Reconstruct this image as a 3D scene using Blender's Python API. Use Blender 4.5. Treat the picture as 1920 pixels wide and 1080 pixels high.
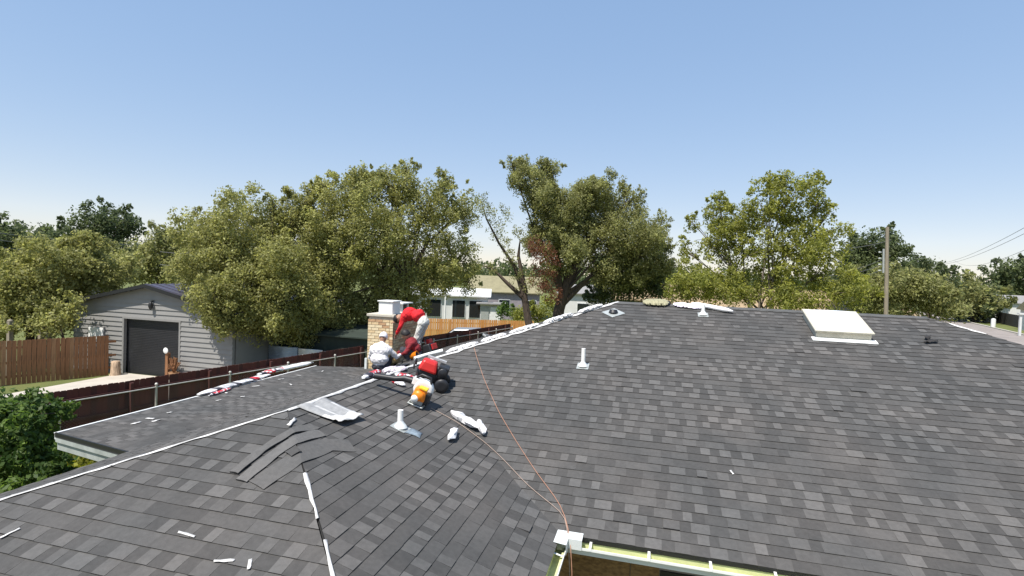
import bpy, bmesh, math, random
import numpy as np
from mathutils import Vector, Matrix
for o in list(bpy.data.objects): bpy.data.objects.remove(o)
random.seed(7); rng = np.random.default_rng(7)
SC = bpy.context.scene; COL = SC.collection
R = math.radians
# ------------------------------------------------------------------ camera
CAM = Vector((0.8116, -5.3484, 5.198)); FPX = 1005.4
YAW, PIT, ROLL = R(-14.568), R(-1.507), R(2.177)
_F = Vector((math.sin(YAW)*math.cos(PIT), math.cos(YAW)*math.cos(PIT), math.sin(PIT)))
_R0 = Vector((math.cos(YAW), -math.sin(YAW), 0)); _U0 = _R0.cross(_F)
_R = _R0*math.cos(ROLL) + _U0*math.sin(ROLL); _U = _U0*math.cos(ROLL) - _R0*math.sin(ROLL)
cd = bpy.data.cameras.new('camera'); cam = bpy.data.objects.new('camera', cd); COL.objects.link(cam)
cam.matrix_world = Matrix(((_R.x, _U.x, -_F.x, CAM.x), (_R.y, _U.y, -_F.y, CAM.y), (_R.z, _U.z, -_F.z, CAM.z), (0, 0, 0, 1)))
cd.sensor_width = 36; cd.lens = 36*FPX/1920; cd.clip_start = .05; cd.clip_end = 3000
SC.camera = cam
# ------------------------------------------------------------------ sky, sun, exposure
SUN_AZ, SUN_EL = R(203), R(62)       # azimuth clockwise from +Y
w = bpy.data.worlds.new('World'); SC.world = w; w.use_nodes = True
nt = w.node_tree; bg = nt.nodes['Background']
sky = nt.nodes.new('ShaderNodeTexSky'); sky.sky_type = 'NISHITA'; sky.sun_disc = False
sky.sun_elevation = SUN_EL; sky.sun_rotation = SUN_AZ; sky.altitude = 0; sky.air_density = 1.0; sky.dust_density = 0; sky.ozone_density = 1
gm = nt.nodes.new('ShaderNodeGamma'); gm.inputs[1].default_value = .31          # soft highlight roll-off of the whole sky
hs = nt.nodes.new('ShaderNodeHueSaturation'); hs.inputs['Saturation'].default_value = 2.15
mu = nt.nodes.new('ShaderNodeVectorMath'); mu.operation = 'MULTIPLY'; mu.inputs[1].default_value = (2.38, 2.27, 2.43)
nt.links.new(sky.outputs[0], gm.inputs[0]); nt.links.new(gm.outputs[0], hs.inputs['Color']); nt.links.new(hs.outputs[0], mu.inputs[0]); nt.links.new(mu.outputs[0], bg.inputs[0]); bg.inputs[1].default_value = .135
sd = bpy.data.lights.new('sun', 'SUN'); sd.energy = 4.4; sd.angle = R(.53); sd.color = (1, .945, .87)
sun = bpy.data.objects.new('sun', sd); COL.objects.link(sun)
_s = Vector((math.sin(SUN_AZ)*math.cos(SUN_EL), math.cos(SUN_AZ)*math.cos(SUN_EL), math.sin(SUN_EL)))
sun.rotation_euler = _s.to_track_quat('Z', 'Y').to_euler(); sun.location = (-20, -10, 40)
vs = SC.view_settings; vs.view_transform = 'Standard'; vs.look = 'None'; vs.exposure = .62; vs.gamma = 1; vs.use_curve_mapping = False
# ------------------------------------------------------------------ helpers
def ray(px, py): return (_F + _R*((px-960)/FPX) - _U*((py-540)/FPX))
def at(px, py, D):                     # point at ground distance D along a sight line
    d = ray(px, py); return CAM + d*(D/math.hypot(d.x, d.y))
def onz(px, py, z):
    d = ray(px, py); return CAM + d*((z-CAM.z)/d.z)
def tag(o, label=None, cat=None, group=None, kind=None):
    if label: o['label'] = label
    if cat: o['category'] = cat
    if group: o['group'] = group
    if kind: o['kind'] = kind
    return o
def empty(name, loc=(0, 0, 0), rz=0):
    o = bpy.data.objects.new(name, None); COL.objects.link(o); o.location = loc; o.rotation_euler.z = rz
    o.empty_display_size = .2; return o
def link(name, me, parent=None):
    o = bpy.data.objects.new(name, me); COL.objects.link(o)
    if parent: o.parent = parent
    return o
class MB:
    def __init__(s): s.v = []; s.f = []; s.m = []; s.smooth = []
    def add(s, vs, fs, mi=0, sm=False):
        n = len(s.v); s.v += [tuple(q) for q in vs]; s.f += [tuple(i+n for i in f) for f in fs]
        s.m += [mi]*len(fs); s.smooth += [sm]*len(fs); return s
    def box(s, c, d, mi=0, rot=None, top=None):
        x, y, z = d[0]/2, d[1]/2, d[2]/2; tx, ty = top or (1, 1)
        P = [(-x, -y, -z), (x, -y, -z), (x, y, -z), (-x, y, -z), (-x*tx, -y*ty, z), (x*tx, -y*ty, z), (x*tx, y*ty, z), (-x*tx, y*ty, z)]
        c = Vector(c); P = [c + (rot @ Vector(q) if rot else Vector(q)) for q in P]
        return s.add(P, [(0, 3, 2, 1), (4, 5, 6, 7), (0, 1, 5, 4), (1, 2, 6, 5), (2, 3, 7, 6), (3, 0, 4, 7)], mi)
    def tube(s, pts, rad, seg=8, mi=0, cap=True, sm=True):
        pts = [Vector(p) for p in pts]; n = len(pts)
        if not hasattr(rad, '__len__'): rad = [rad]*n
        vs = []; prev = None
        for i, p in enumerate(pts):
            t = (pts[min(i+1, n-1)] - pts[max(i-1, 0)]).normalized()
            if prev is None: a = t.orthogonal().normalized()
            else:
                a = prev - t*prev.dot(t); a = a.normalized() if a.length > 1e-6 else t.orthogonal().normalized()
            prev = a; b = t.cross(a)
            for k in range(seg):
                q = 2*math.pi*k/seg; vs.append(p + (a*math.cos(q) + b*math.sin(q))*rad[i])
        fs = [(i*seg+k, i*seg+(k+1) % seg, (i+1)*seg+(k+1) % seg, (i+1)*seg+k) for i in range(n-1) for k in range(seg)]
        s.add(vs, fs, mi, sm)
        if cap:
            s.add(vs[:seg], [tuple(range(seg))[::-1]], mi); s.add(vs[-seg:], [tuple(range(seg))], mi)
        return s
    def lathe(s, prof, c=(0, 0, 0), seg=16, mi=0, rot=None, sm=True):
        vs = []; c = Vector(c)
        for r, z in prof:
            for k in range(seg):
                q = Vector((r*math.cos(2*math.pi*k/seg), r*math.sin(2*math.pi*k/seg), z)); vs.append(c + (rot @ q if rot else q))
        fs = [(i*seg+k, i*seg+(k+1) % seg, (i+1)*seg+(k+1) % seg, (i+1)*seg+k) for i in range(len(prof)-1) for k in range(seg)]
        s.add(vs, fs, mi, sm)
        if prof[0][0] > 1e-4: s.add(vs[:seg], [tuple(range(seg))[::-1]], mi)
        if prof[-1][0] > 1e-4: s.add(vs[-seg:], [tuple(range(seg))], mi)
        return s
    def ell(s, c, r, mi=0, rot=None, seg=14, rings=8):
        prof = [(math.sin(math.pi*i/rings), -math.cos(math.pi*i/rings)) for i in range(rings+1)]
        M3 = (rot or Matrix.Identity(3)) @ Matrix.Diagonal(Vector(r))
        return s.lathe([(max(a, 1e-5), b) for a, b in prof], c, seg, mi, M3)
    def prism(s, pts, off, mi=0):       # polygon extruded by the vector off
        n = len(pts); off = Vector(off); a = [Vector(p) for p in pts]; b = [p+off for p in a]
        return s.add(a+b, [tuple(range(n))[::-1], tuple(range(n, 2*n))] + [(i, (i+1) % n, (i+1) % n+n, i+n) for i in range(n)], mi)
    def mesh(s, name, mats):
        me = bpy.data.meshes.new(name); me.from_pydata(s.v, [], s.f)
        for m in (mats if isinstance(mats, (list, tuple)) else [mats]): me.materials.append(m)
        me.polygons.foreach_set('material_index', s.m); me.polygons.foreach_set('use_smooth', s.smooth); me.update(); return me
    def build(s, name, mats, parent=None, bevel=0):
        o = link(name, s.mesh(name, mats), parent)
        if bevel:
            b = o.modifiers.new('bevel', 'BEVEL'); b.width = bevel; b.segments = 2; b.limit_method = 'ANGLE'; b.angle_limit = R(40)
        return o
# ------------------------------------------------------------------ materials
def mat(name, col, rough=.75, var=.0, scale=6., bump=0., metal=0., col2=None, detail=6, stretch=None, spec=.5, emit=0, bscale=None):
    m = bpy.data.materials.new(name); m.use_nodes = True; t = m.node_tree; b = t.nodes['Principled BSDF']
    b.inputs['Roughness'].default_value = rough; b.inputs['Metallic'].default_value = metal; b.inputs['Specular IOR Level'].default_value = spec
    c4 = (*col, 1); b.inputs['Base Color'].default_value = c4
    if var or col2 or bump:
        tc = t.nodes.new('ShaderNodeTexCoord'); mp = t.nodes.new('ShaderNodeMapping'); t.links.new(tc.outputs['Object'], mp.inputs[0])
        if stretch: mp.inputs['Scale'].default_value = stretch
        n = t.nodes.new('ShaderNodeTexNoise'); n.inputs['Scale'].default_value = scale; n.inputs['Detail'].default_value = detail; n.inputs['Roughness'].default_value = .65
        t.links.new(mp.outputs[0], n.inputs['Vector'])
        if var or col2:
            r = t.nodes.new('ShaderNodeValToRGB'); r.color_ramp.elements[0].position = .32; r.color_ramp.elements[1].position = .68
            a = col2 or tuple(max(0, x*(1-var)) for x in col); z = col if col2 else tuple(min(1, x*(1+var)) for x in col)
            r.color_ramp.elements[0].color = (*a, 1); r.color_ramp.elements[1].color = (*z, 1)
            t.links.new(n.outputs[0], r.inputs[0]); t.links.new(r.outputs[0], b.inputs['Base Color'])
        if bump:
            n2 = n
            if bscale:
                n2 = t.nodes.new('ShaderNodeTexNoise'); n2.inputs['Scale'].default_value = bscale; n2.inputs['Detail'].default_value = 4; t.links.new(mp.outputs[0], n2.inputs['Vector'])
            bp = t.nodes.new('ShaderNodeBump'); bp.inputs['Strength'].default_value = 1; bp.inputs['Distance'].default_value = bump
            t.links.new(n2.outputs[0], bp.inputs['Height']); t.links.new(bp.outputs[0], b.inputs['Normal'])
    return m
def shingle_mat():
    m = bpy.data.materials.new('shingle_granules'); m.use_nodes = True; t = m.node_tree; b = t.nodes['Principled BSDF']
    b.inputs['Roughness'].default_value = .9; b.inputs['Specular IOR Level'].default_value = .25
    at_ = t.nodes.new('ShaderNodeAttribute'); at_.attribute_name = 'tone'
    geo = t.nodes.new('ShaderNodeNewGeometry')
    n1 = t.nodes.new('ShaderNodeTexNoise'); n1.inputs['Scale'].default_value = 320; n1.inputs['Detail'].default_value = 3; t.links.new(geo.outputs['Position'], n1.inputs['Vector'])
    n2 = t.nodes.new('ShaderNodeTexNoise'); n2.inputs['Scale'].default_value = 1.1; n2.inputs['Detail'].default_value = 5; t.links.new(geo.outputs['Position'], n2.inputs['Vector'])
    n3 = t.nodes.new('ShaderNodeTexNoise'); n3.inputs['Scale'].default_value = 22; n3.inputs['Detail'].default_value = 4; t.links.new(geo.outputs['Position'], n3.inputs['Vector'])
    def mm(op, a, b_):
        q = t.nodes.new('ShaderNodeMath'); q.operation = op
        for i, x in enumerate((a, b_)):
            if isinstance(x, (int, float)): q.inputs[i].default_value = x
            else: t.links.new(x, q.inputs[i])
        return q.outputs[0]
    g = mm('ADD', mm('MULTIPLY', n1.outputs[0], .75), .62)
    l = mm('ADD', mm('MULTIPLY', n2.outputs[0], .6), .70)
    k = mm('ADD', mm('MULTIPLY', n3.outputs[0], .5), .75)
    val = mm('MULTIPLY', mm('MULTIPLY', mm('MULTIPLY', at_.outputs['Fac'], g), l), k)
    r = t.nodes.new('ShaderNodeValToRGB'); r.color_ramp.elements[0].position = .35; r.color_ramp.elements[1].position = .65
    r.color_ramp.elements[0].color = (1.0, .985, .95, 1); r.color_ramp.elements[1].color = (1.05, .985, .92, 1); t.links.new(n2.outputs[0], r.inputs[0])
    mx = t.nodes.new('ShaderNodeVectorMath'); mx.operation = 'SCALE'; t.links.new(r.outputs[0], mx.inputs[0]); t.links.new(val, mx.inputs['Scale'])
    t.links.new(mx.outputs[0], b.inputs['Base Color'])
    bp = t.nodes.new('ShaderNodeBump'); bp.inputs['Distance'].default_value = .0015; bp.inputs['Strength'].default_value = .8
    t.links.new(n1.outputs[0], bp.inputs['Height']); t.links.new(bp.outputs[0], b.inputs['Normal'])
    return m
def leaf_mat(name, dark, light, trans=.5):
    m = bpy.data.materials.new(name); m.use_nodes = True; t = m.node_tree; b = t.nodes['Principled BSDF']; out = t.nodes['Material Output']
    a = t.nodes.new('ShaderNodeAttribute'); a.attribute_name = 'tone'
    r = t.nodes.new('ShaderNodeValToRGB'); r.color_ramp.elements[0].color = (*dark, 1); r.color_ramp.elements[1].color = (*light, 1); md = r.color_ramp.elements.new(.55); md.color = (*[(a_*.55+b_*.45)*k_ for a_, b_, k_ in zip(dark, light, (.97, .93, 1.12))], 1); t.links.new(a.outputs['Fac'], r.inputs[0])
    b.inputs['Roughness'].default_value = .55; b.inputs['Specular IOR Level'].default_value = .35; t.links.new(r.outputs[0], b.inputs['Base Color'])
    tr = t.nodes.new('ShaderNodeBsdfTranslucent'); hv = t.nodes.new('ShaderNodeHueSaturation'); hv.inputs['Value'].default_value = 1.25; hv.inputs['Saturation'].default_value = 1.1; t.links.new(r.outputs[0], hv.inputs['Color']); t.links.new(hv.outputs[0], tr.inputs[0])
    mx = t.nodes.new('ShaderNodeMixShader'); mx.inputs[0].default_value = trans
    t.links.new(b.outputs[0], mx.inputs[1]); t.links.new(tr.outputs[0], mx.inputs[2]); t.links.new(mx.outputs[0], out.inputs[0]); return m
MT = {}
MT['shingle'] = shingle_mat()
MT['asphalt_edge'] = mat('asphalt_edge', (.03, .028, .027), .95)
MT['deck'] = mat('roof_felt', (.03, .03, .03), .95)
MT['white_metal'] = mat('white_painted_metal', (.78, .78, .75), .45, var=.06, scale=3)
MT['white_trim'] = mat('white_trim_paint', (.62, .64, .62), .6, var=.12, scale=4)
MT['gutter_in'] = mat('gutter_yellow_green', (.60, .62, .33), .6, var=.15, scale=5, stretch=(1, 1, 1))  # mottled yellow-green for the inner gutter faces
MT['black_metal'] = mat('black_metal', (.012, .012, .013), .5)
MT['black_plastic'] = mat('black_plastic', (.018, .018, .02), .45, var=.2, scale=20)
MT['under_white'] = mat('white_underlayment', (.74, .72, .69), .7, col2=(.42, .41, .39), scale=7, bump=.004)
MT['under_grey'] = mat('grey_underlayment', (.30, .30, .295), .8, var=.2, scale=12, bump=.003)
MT['osb'] = mat('strand_board', (.36, .21, .085), .85, col2=(.15, .08, .032), scale=16, stretch=(1, 1, 2.2), detail=4)
MT['ink'] = mat('black_ink', (.012, .01, .01), .8)
MT['glass'] = mat('dark_glass', (.015, .02, .022), .06, spec=.8)
MT['pvc'] = mat('white_pvc', (.82, .8, .76), .4, var=.05)
MT['lead'] = mat('grey_flashing', (.42, .44, .42), .45, var=.15, scale=9, metal=.3)
MT['brick'] = mat('tan_brick', (.62, .46, .26), .85, var=.22, scale=9, bump=.002)
MT['brick2'] = mat('brown_brick', (.46, .28, .15), .85, var=.25, scale=9, bump=.002)
MT['brick3'] = mat('cream_brick', (.70, .57, .36), .85, var=.18, scale=9, bump=.002)
MT['mortar'] = mat('mortar', (.50, .46, .38), .95, var=.15, scale=20)
MT['dome'] = mat('white_acrylic', (.80, .82, .88), .3, spec=.5)
MT['ridge_felt'] = mat('ridge_felt', (.085, .085, .083), .9, var=.2, scale=8)
MT['wall'] = mat('house_wall', (.36, .30, .24), .9, var=.2, scale=3)
# ------------------------------------------------------------------ the house and its roof
EZ, PT, WW, MM, UA, VR = 2.6, .3458, 5.9, 12.092, -.363, 5.7
KK = math.sqrt(1+PT*PT); CU = UA - WW/2; VL = MM/2 - WW
def roofz(v, u):
    main = min(u, v+WW, MM-u, VR+MM/2-v) if u > -.2 else -9
    wing = min(-v, v+WW, u-CU)
    return EZ + PT*max(main, wing)
def onroof(px, py, far=40):
    d = ray(px, py); t = 1.; s = .02
    while t < far:
        p = CAM + d*t; z = roofz(p.x, p.y) if (-6.2 < p.x < 12 and CU-.2 < p.y < 12.3) else 0
        if p.z < z and z > EZ-.08: break
        t += s
    p = CAM + d*t; return Vector((p.x, p.y, roofz(p.x, p.y)))
def normal_at(v, u):
    e = .01; dx = (roofz(v+e, u)-roofz(v-e, u))/(2*e); dy = (roofz(v, u+e)-roofz(v, u-e))/(2*e); return Vector((-dx, -dy, 1)).normalized()
def clip(poly, conv):                   # keep the part of poly inside the convex ccw polygon conv
    for i in range(len(conv)):
        a, b = conv[i], conv[(i+1) % len(conv)]; out = []
        sd = lambda q: (b[0]-a[0])*(q[1]-a[1]) - (b[1]-a[1])*(q[0]-a[0])
        for j in range(len(poly)):
            p, q = poly[j], poly[(j+1) % len(poly)]; dp, dq = sd(p), sd(q)
            if dp >= 0: out.append(p)
            if (dp < 0) != (dq < 0): t = dp/(dp-dq); out.append((p[0]+(q[0]-p[0])*t, p[1]+(q[1]-p[1])*t))
        poly = out
        if len(poly) < 3: return []
    return poly
def parea(p): return .5*sum(p[i][0]*p[(i+1) % len(p)][1]-p[(i+1) % len(p)][0]*p[i][1] for i in range(len(p)))
class Plane:
    def __init__(s, O, a, up, pitch):
        s.O = Vector(O); s.a = Vector(a); s.h = Vector(up); s.k = math.sqrt(1+pitch**2)
        s.s = (s.h + Vector((0, 0, pitch)))/s.k; s.n = s.a.cross(s.s).normalized()
    def p2(s, v, u): d = Vector((v, u, s.O.z))-s.O; return (d.dot(s.a), d.dot(s.h)*s.k)
    def p3(s, a, b, h=0): return s.O + s.a*a + s.s*b + s.n*h
    def poly(s, pts):
        q = [s.p2(*p) for p in pts]
        q = [(a, b-.035 if abs(b) < 1e-4 else b) for a, b in q]
        return q if parea(q) > 0 else q[::-1]
PA = Plane((0, 0, EZ), (1, 0, 0), (0, 1, 0), PT)
PB = Plane((0, 0, EZ), (0, 1, 0), (-1, 0, 0), PT)
PC = Plane((0, CU, EZ), (1, 0, 0), (0, 1, 0), PT)
PD = Plane((-WW, 0, EZ), (0, -1, 0), (1, 0, 0), PT)
PS = .055; PV = -7.93; PU0, PU1, PUL = .29, 7.45, .82
PP = Plane((PV, 0, EZ-.012-PS*(-WW-PV)), (0, -1, 0), (1, 0, 0), PS)
PK = Plane((0, MM, EZ), (-1, 0, 0), (0, -1, 0), PT)
PR = Plane((VR+MM/2, 0, EZ), (0, 1, 0), (-1, 0, 0), PT)
WR = (-WW/2, WW/2); AP = (-WW/2, UA); RL = (VL, MM/2); RR = (VR, MM/2)
slopes = [('front', PA, [(0, 0), (VR+MM/2, 0), RR, RL, WR], True),
          ('court', PB, [(0, 0), WR, AP, (0, CU)], True),
          ('hip_end', PC, [AP, (-WW, CU), (0, CU)], True),
          ('wing_back', PD, [(-WW, CU), AP, WR, (-WW, WW/2)], True),
          ('main_back', PD, [(-WW, WW/2), WR, RL, (-WW, MM)], True),
          ('porch', PP, [(PV, PUL), (-WW, PU0), (-WW, PU1), (PV, PU1)], True),
          ('rear', PK, [RL, RR, (VR+MM/2, MM), (-WW, MM)], False),
          ('street', PR, [RR, (VR+MM/2, 0), (VR+MM/2, MM)], False)]
house = empty('house'); tag(house, 'house with grey shingled hip roof being re-shingled around a skylight and brick chimney', 'house')
EXPO = .143
def tab_geo(pl, poly, s0, hb, L, base=-.006):
    hh = lambda b: hb*(1-(b-s0)/L)+.001
    n = len(poly); vs = [pl.p3(a, b, hh(b)) for a, b in poly] + [pl.p3(a, b, base) for a, b in poly]
    return vs, [tuple(range(n))] + [(i, i+n, (i+1) % n+n, (i+1) % n) for i in range(n)]
tabs = []; slope_obj = {}
for nm, pl, pts, fine in slopes:
    pg = pl.poly(pts)
    b = MB(); n = len(pg); th = -.05
    b.prism([pl.p3(x, y, -.003) for x, y in pg][::-1], pl.n*th, 0)
    slope_obj[nm] = b.build('roof_slope', MT['deck'], house)
    amin, amax = min(q[0] for q in pg), max(q[0] for q in pg); smax = max(q[1] for q in pg)
    i = 0; s0 = -.035
    while s0 < smax-.01:
        a = amin - random.uniform(0, .3); prev = 1; run = 0
        while a < amax:
            if not fine: wd = 1.0
            else: wd = random.choice((.09, .11, .125, .14, .16, .18))
            r = random.random()
            if run <= 0:                # plain stretch or a run of alternating teeth
                mode = 'teeth' if random.random() < .62 else 'plain'; run = random.randint(3, 9)
            run -= 1
            if mode == 'teeth':
                if prev == 2: tone, hb, kind = random.uniform(.07, .092), .007, 1
                else: tone, hb, kind = random.uniform(.105, .138) if r < .75 else random.uniform(.10, .118), .0105, 2
            else:
                wd *= 1.35; tone, hb, kind = random.uniform(.074, .105), .009 if r < .5 else .006, 1
            prev = kind; s1 = s0 + EXPO + .012; jit = random.uniform(-.002, .002)
            if random.random() < .015: hb += random.uniform(.004, .011)
            rect = [(a, s0+jit), (a+wd, s0+jit), (a+wd, s1), (a, s1)]
            if fine:
                q = clip(rect, pg)
            else: q = clip([(a, s0), (a+wd, s0), (a+wd, s1), (a, s1)], pg)
            if q and parea(q) > 3e-4:
                full = len(q) == 4 and abs(parea(q)-wd*(s1-s0-jit)) < 1e-6
                tabs.append((nm, pl, q, s0+jit, hb, s1-s0, tone*.84, full, wd))
            a += wd
        s0 += EXPO; i += 1
def score(t):
    nm, pl, q, s0, hb, L, tone, full, wd = t
    cx = sum(p[0] for p in q)/len(q); cy = sum(p[1] for p in q)/len(q); P = pl.p3(cx, cy); d = P-CAM; z = d.dot(_F)
    if z < .3 or not full: return 0
    px = 960+FPX*d.dot(_R)/z; py = 540-FPX*d.dot(_U)/z
    if not (5 < px < 1915 and py < 1075): return 0
    return wd*EXPO*abs(d.normalized().dot(pl.n))*(FPX/z)**2
order = sorted(range(len(tabs)), key=lambda i: -score(tabs[i])); single = set(order[:300])
V = []; Fc = []; MI = []; TN = []; shared = {}
for i, (nm, pl, q, s0, hb, L, tone, full, wd) in enumerate(tabs):
    if i in single:
        tq = round(tone/.008)*.008; key = (round(wd, 3), round(hb, 4), round(tq, 3), round(L, 3))
        if key not in shared:
            lp = Plane((0, 0, 0), (1, 0, 0), (0, 1, 0), 0)
            vs, fs = tab_geo(lp, [(0, 0), (wd, 0), (wd, L), (0, L)], 0, hb, L)
            me = bpy.data.meshes.new('shingle'); me.from_pydata([tuple(p) for p in vs], [], fs)
            me.materials.append(MT['shingle']); me.materials.append(MT['asphalt_edge'])
            me.polygons.foreach_set('material_index', [0]+[1]*(len(fs)-1))
            at_ = me.attributes.new('tone', 'FLOAT', 'POINT'); at_.data.foreach_set('value', [tq]*len(vs)); shared[key] = me
        o = link('shingle', shared[key], slope_obj[nm]); O = pl.p3(min(p[0] for p in q), s0)
        o.matrix_local = Matrix(((pl.a.x, pl.s.x, pl.n.x, O.x), (pl.a.y, pl.s.y, pl.n.y, O.y), (pl.a.z, pl.s.z, pl.n.z, O.z), (0, 0, 0, 1)))
    else:
        vs, fs = tab_geo(pl, q, s0, hb, L); n = len(V)
        V += [tuple(p) for p in vs]; Fc += [tuple(k+n for k in f) for f in fs]; MI += [0]+[1]*(len(fs)-1); TN += [tone]*len(vs)
me = bpy.data.meshes.new('shingles'); me.from_pydata(V, [], Fc); me.materials.append(MT['shingle']); me.materials.append(MT['asphalt_edge'])
me.polygons.foreach_set('material_index', MI); at_ = me.attributes.new('tone', 'FLOAT', 'POINT'); at_.data.foreach_set('value', TN)
tag(link('shingles', me, house), kind='stuff')
def draped(name, pts, wl, wr, m, parent=None, h=.013, jit=.0, seg=None, gaps=(), thick=.002):
    """a ribbon laid over a hip or ridge: pts in plan (v,u), widths to the left and right"""
    mb = MB(); L = sum(math.dist(pts[i], pts[i+1]) for i in range(len(pts)-1)); seg = seg or max(6, int(L/.12)); rows = []
    for i in range(seg+1):
        t = i/seg*L; j = 0
        while j < len(pts)-2 and t > math.dist(pts[j], pts[j+1]): t -= math.dist(pts[j], pts[j+1]); j += 1
        p, q = Vector((*pts[j], 0)), Vector((*pts[j+1], 0)); d = (q-p).normalized(); c = p+d*t; nn = Vector((-d.y, d.x, 0))
        row = []
        for o in (wl*(1+random.uniform(-jit, jit)), 0, -wr*(1+random.uniform(-jit, jit))):
            x = c+nn*o; row.append(Vector((x.x, x.y, roofz(x.x, x.y)+h+random.uniform(0, .35*h)*(jit > 0))))
        rows.append(row)
    vs = [p for r_ in rows for p in r_]; fs = []
    for i in range(seg):
        if any(a <= i/seg <= b for a, b in gaps): continue
        for k in range(2): fs.append((i*3+k, i*3+k+1, (i+1)*3+k+1, (i+1)*3+k))
    mb.add(vs, fs, 0, True); o = mb.build(name, m, parent)
    s = o.modifiers.new('solid', 'SOLIDIFY'); s.thickness = thick; s.offset = 1
    return o
h2 = lambda t: (AP[0]-t, AP[1]-t)
h1 = lambda t: (AP[0]+t, AP[1]-t)
draped('hip_strip', [h2(0), h2(2.95)], .022, .035, MT['under_white'], house, jit=.45, gaps=((.385, .405), (.60, .615), (.745, .76)))
draped('hip_strip', [h2(.9), h2(2.95)], -.06, .17, MT['under_grey'], house, h=.012, jit=.1)
draped('ridge_strip', [AP, WR], .035, .04, MT['under_white'], house, jit=.35)
draped('hip_strip', [WR, RL], .22, .05, MT['under_white'], house, h=.016, jit=.5)
draped('hip_strip', [h1(.83), h1(2.95)], .013, .015, MT['under_white'], house, jit=.7, gaps=((.17, .21), (.25, .27), (.3, .33), (.36, .37), (.40, .43), (.62, .635), (.86, .875)))
draped('hip_strip', [(RR[0]+.25, RR[1]-.25), (RR[0]+.62, RR[1]-.62)], .07, .05, MT['under_white'], house, jit=.4)
draped('hip_strip', [(RR[0]+1.02, RR[1]-1.02), (RR[0]+3.5, RR[1]-3.5)], .07, .05, MT['under_white'], house, jit=.3)
draped('ridge_strip', [RL, RR], .12, .12, MT['ridge_felt'], house, h=.012, jit=.08)
# walls, fascia, soffit
OH = .42
def wallbox(x0, x1, y0, y1, z0=0, z1=EZ+.02, m='wall', nm='wall'): return MB().box(((x0+x1)/2, (y0+y1)/2, (z0+z1)/2), (x1-x0, y1-y0, z1-z0)).build(nm, MT[m], house)
wallbox(-WW+OH, VR+MM/2-OH, OH+.03, MM-OH, 0, EZ-.02)
wallbox(-WW+OH+.01, -OH, CU+OH, OH+.02, 0, EZ-.03)
# strand board sheathing on the court side, window beside it
for x0, x1 in ((-.42, .72), (.725, 1.02)): MB().box(((x0+x1)/2, OH+.015, 1.25), (x1-x0-.004, .03, 2.5)).build('sheathing_panel', MT['osb'], house)
st = MB()
for dx, wd_, z in ((0, .03, 0), (.036, .02, 0), (.066, .026, 0), (.1, .018, .004), (.128, .03, 0), (.17, .02, 0), (.2, .026, 0)): st.box((.20+dx, OH-.002, 1.93+z), (wd_, .003, .034))
st.build('printed_stamp', MT['ink'], house)
win = MB().box((1.9, OH+.02, 1.5), (1.74, .03, 1.3)).build('window', MT['black_metal'], house)
MB().box((1.47, OH-.0, 1.5), (.76, .012, 1.16)).build('pane', MT['glass'], win); MB().box((2.33, OH-.0, 1.5), (.76, .012, 1.16)).build('pane', MT['glass'], win)
MB().box((VR/2+6.2, OH+.012, 1.25), (7, .02, 2.5)).build('sheathing_panel', MT['osb'], house)
f = MB()
f.box((VR/2+3.0, .012, EZ-.10), (VR+MM/2, .02, .16)); f.build('fascia_board', MT['white_trim'], house)
MB().box((-.012, CU/2, EZ-.10), (.02, -CU, .16)).build('fascia_board', MT['white_trim'], house)
MB().box((-WW/2, CU+.012, EZ-.10), (WW, .02, .16)).build('fascia_board', MT['white_trim'], house)
MB().box((-WW+.012, CU/2+PU0/2, EZ-.10), (.02, PU0-CU, .16)).build('fascia_board', MT['white_trim'], house)
MB().box((VR/2+3, OH/2+.02, EZ-.19), (VR+MM/2, OH, .015)).build('soffit', MT['white_trim'], house)
MB().box((-OH/2-.02, CU/2, EZ-.19), (OH, -CU, .015)).build('soffit', MT['white_trim'], house)
def gutter(axis, L):                     # profile in (out, z); runs along axis from the inner corner
    prof_o = [(.004, 0), (.004, -.115), (.075, -.115), (.085, -.06), (.118, -.05), (.118, -.026), (.111, -.026), (.111, -.03)]
    g = MB(); n = len(prof_o)
    P = lambda l, o, z: Vector((l, -o, EZ-.042+z)) if axis == 'x' else Vector((o, -l, EZ-.042+z))
    for i in range(n-1):
        a, b_ = prof_o[i], prof_o[i+1]; g.add([P(.06, *a), P(L, *a), P(L, *b_), P(.06, *b_)], [(0, 1, 2, 3)], 0)
    ins = [(.006, .02), (.006, -.110), (.072, -.110), (.08, -.058), (.112, -.05), (.112, -.03)]
    for i in range(len(ins)-1):
        a, b_ = ins[i], ins[i+1]; g.add([P(.06, *a), P(L, *a), P(L, *b_), P(.06, *b_)], [(0, 1, 2, 3)], 1)
    go = g.build('gutter', [MT['white_metal'], MT['gutter_in']], house)
    l = .34
    while l < L:
        h = MB(); rot = None
        h.add([P(l-.012, .0, .004), P(l+.012, .0, .004), P(l+.012, .119, -.022), P(l-.012, .119, -.022), P(l-.012, .119, -.045), P(l+.012, .119, -.045)], [(0, 1, 2, 3), (3, 2, 5, 4)], 0)
        ho = h.build('hanger', MT['white_metal'], go); sm = ho.modifiers.new('solid', 'SOLIDIFY'); sm.thickness = .004
        l += .56
    d = MB(); d.add([P(0, -.03, .036), P(L, -.03, .036), P(L, .012, .028), P(0, .012, .028), P(L, .012, .012), P(0, .012, .012)], [(0, 1, 2, 3), (3, 2, 4, 5)], 0)
    d.build('drip_edge', MT['black_metal'], house)  # drip edge coloured black to stand in for the shadow gap under the shingles
    return go
ga = gutter('x', VR+MM/2); gb = gutter('y', -CU)
cg = MB(); z = EZ-.042
q_ = .26
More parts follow.
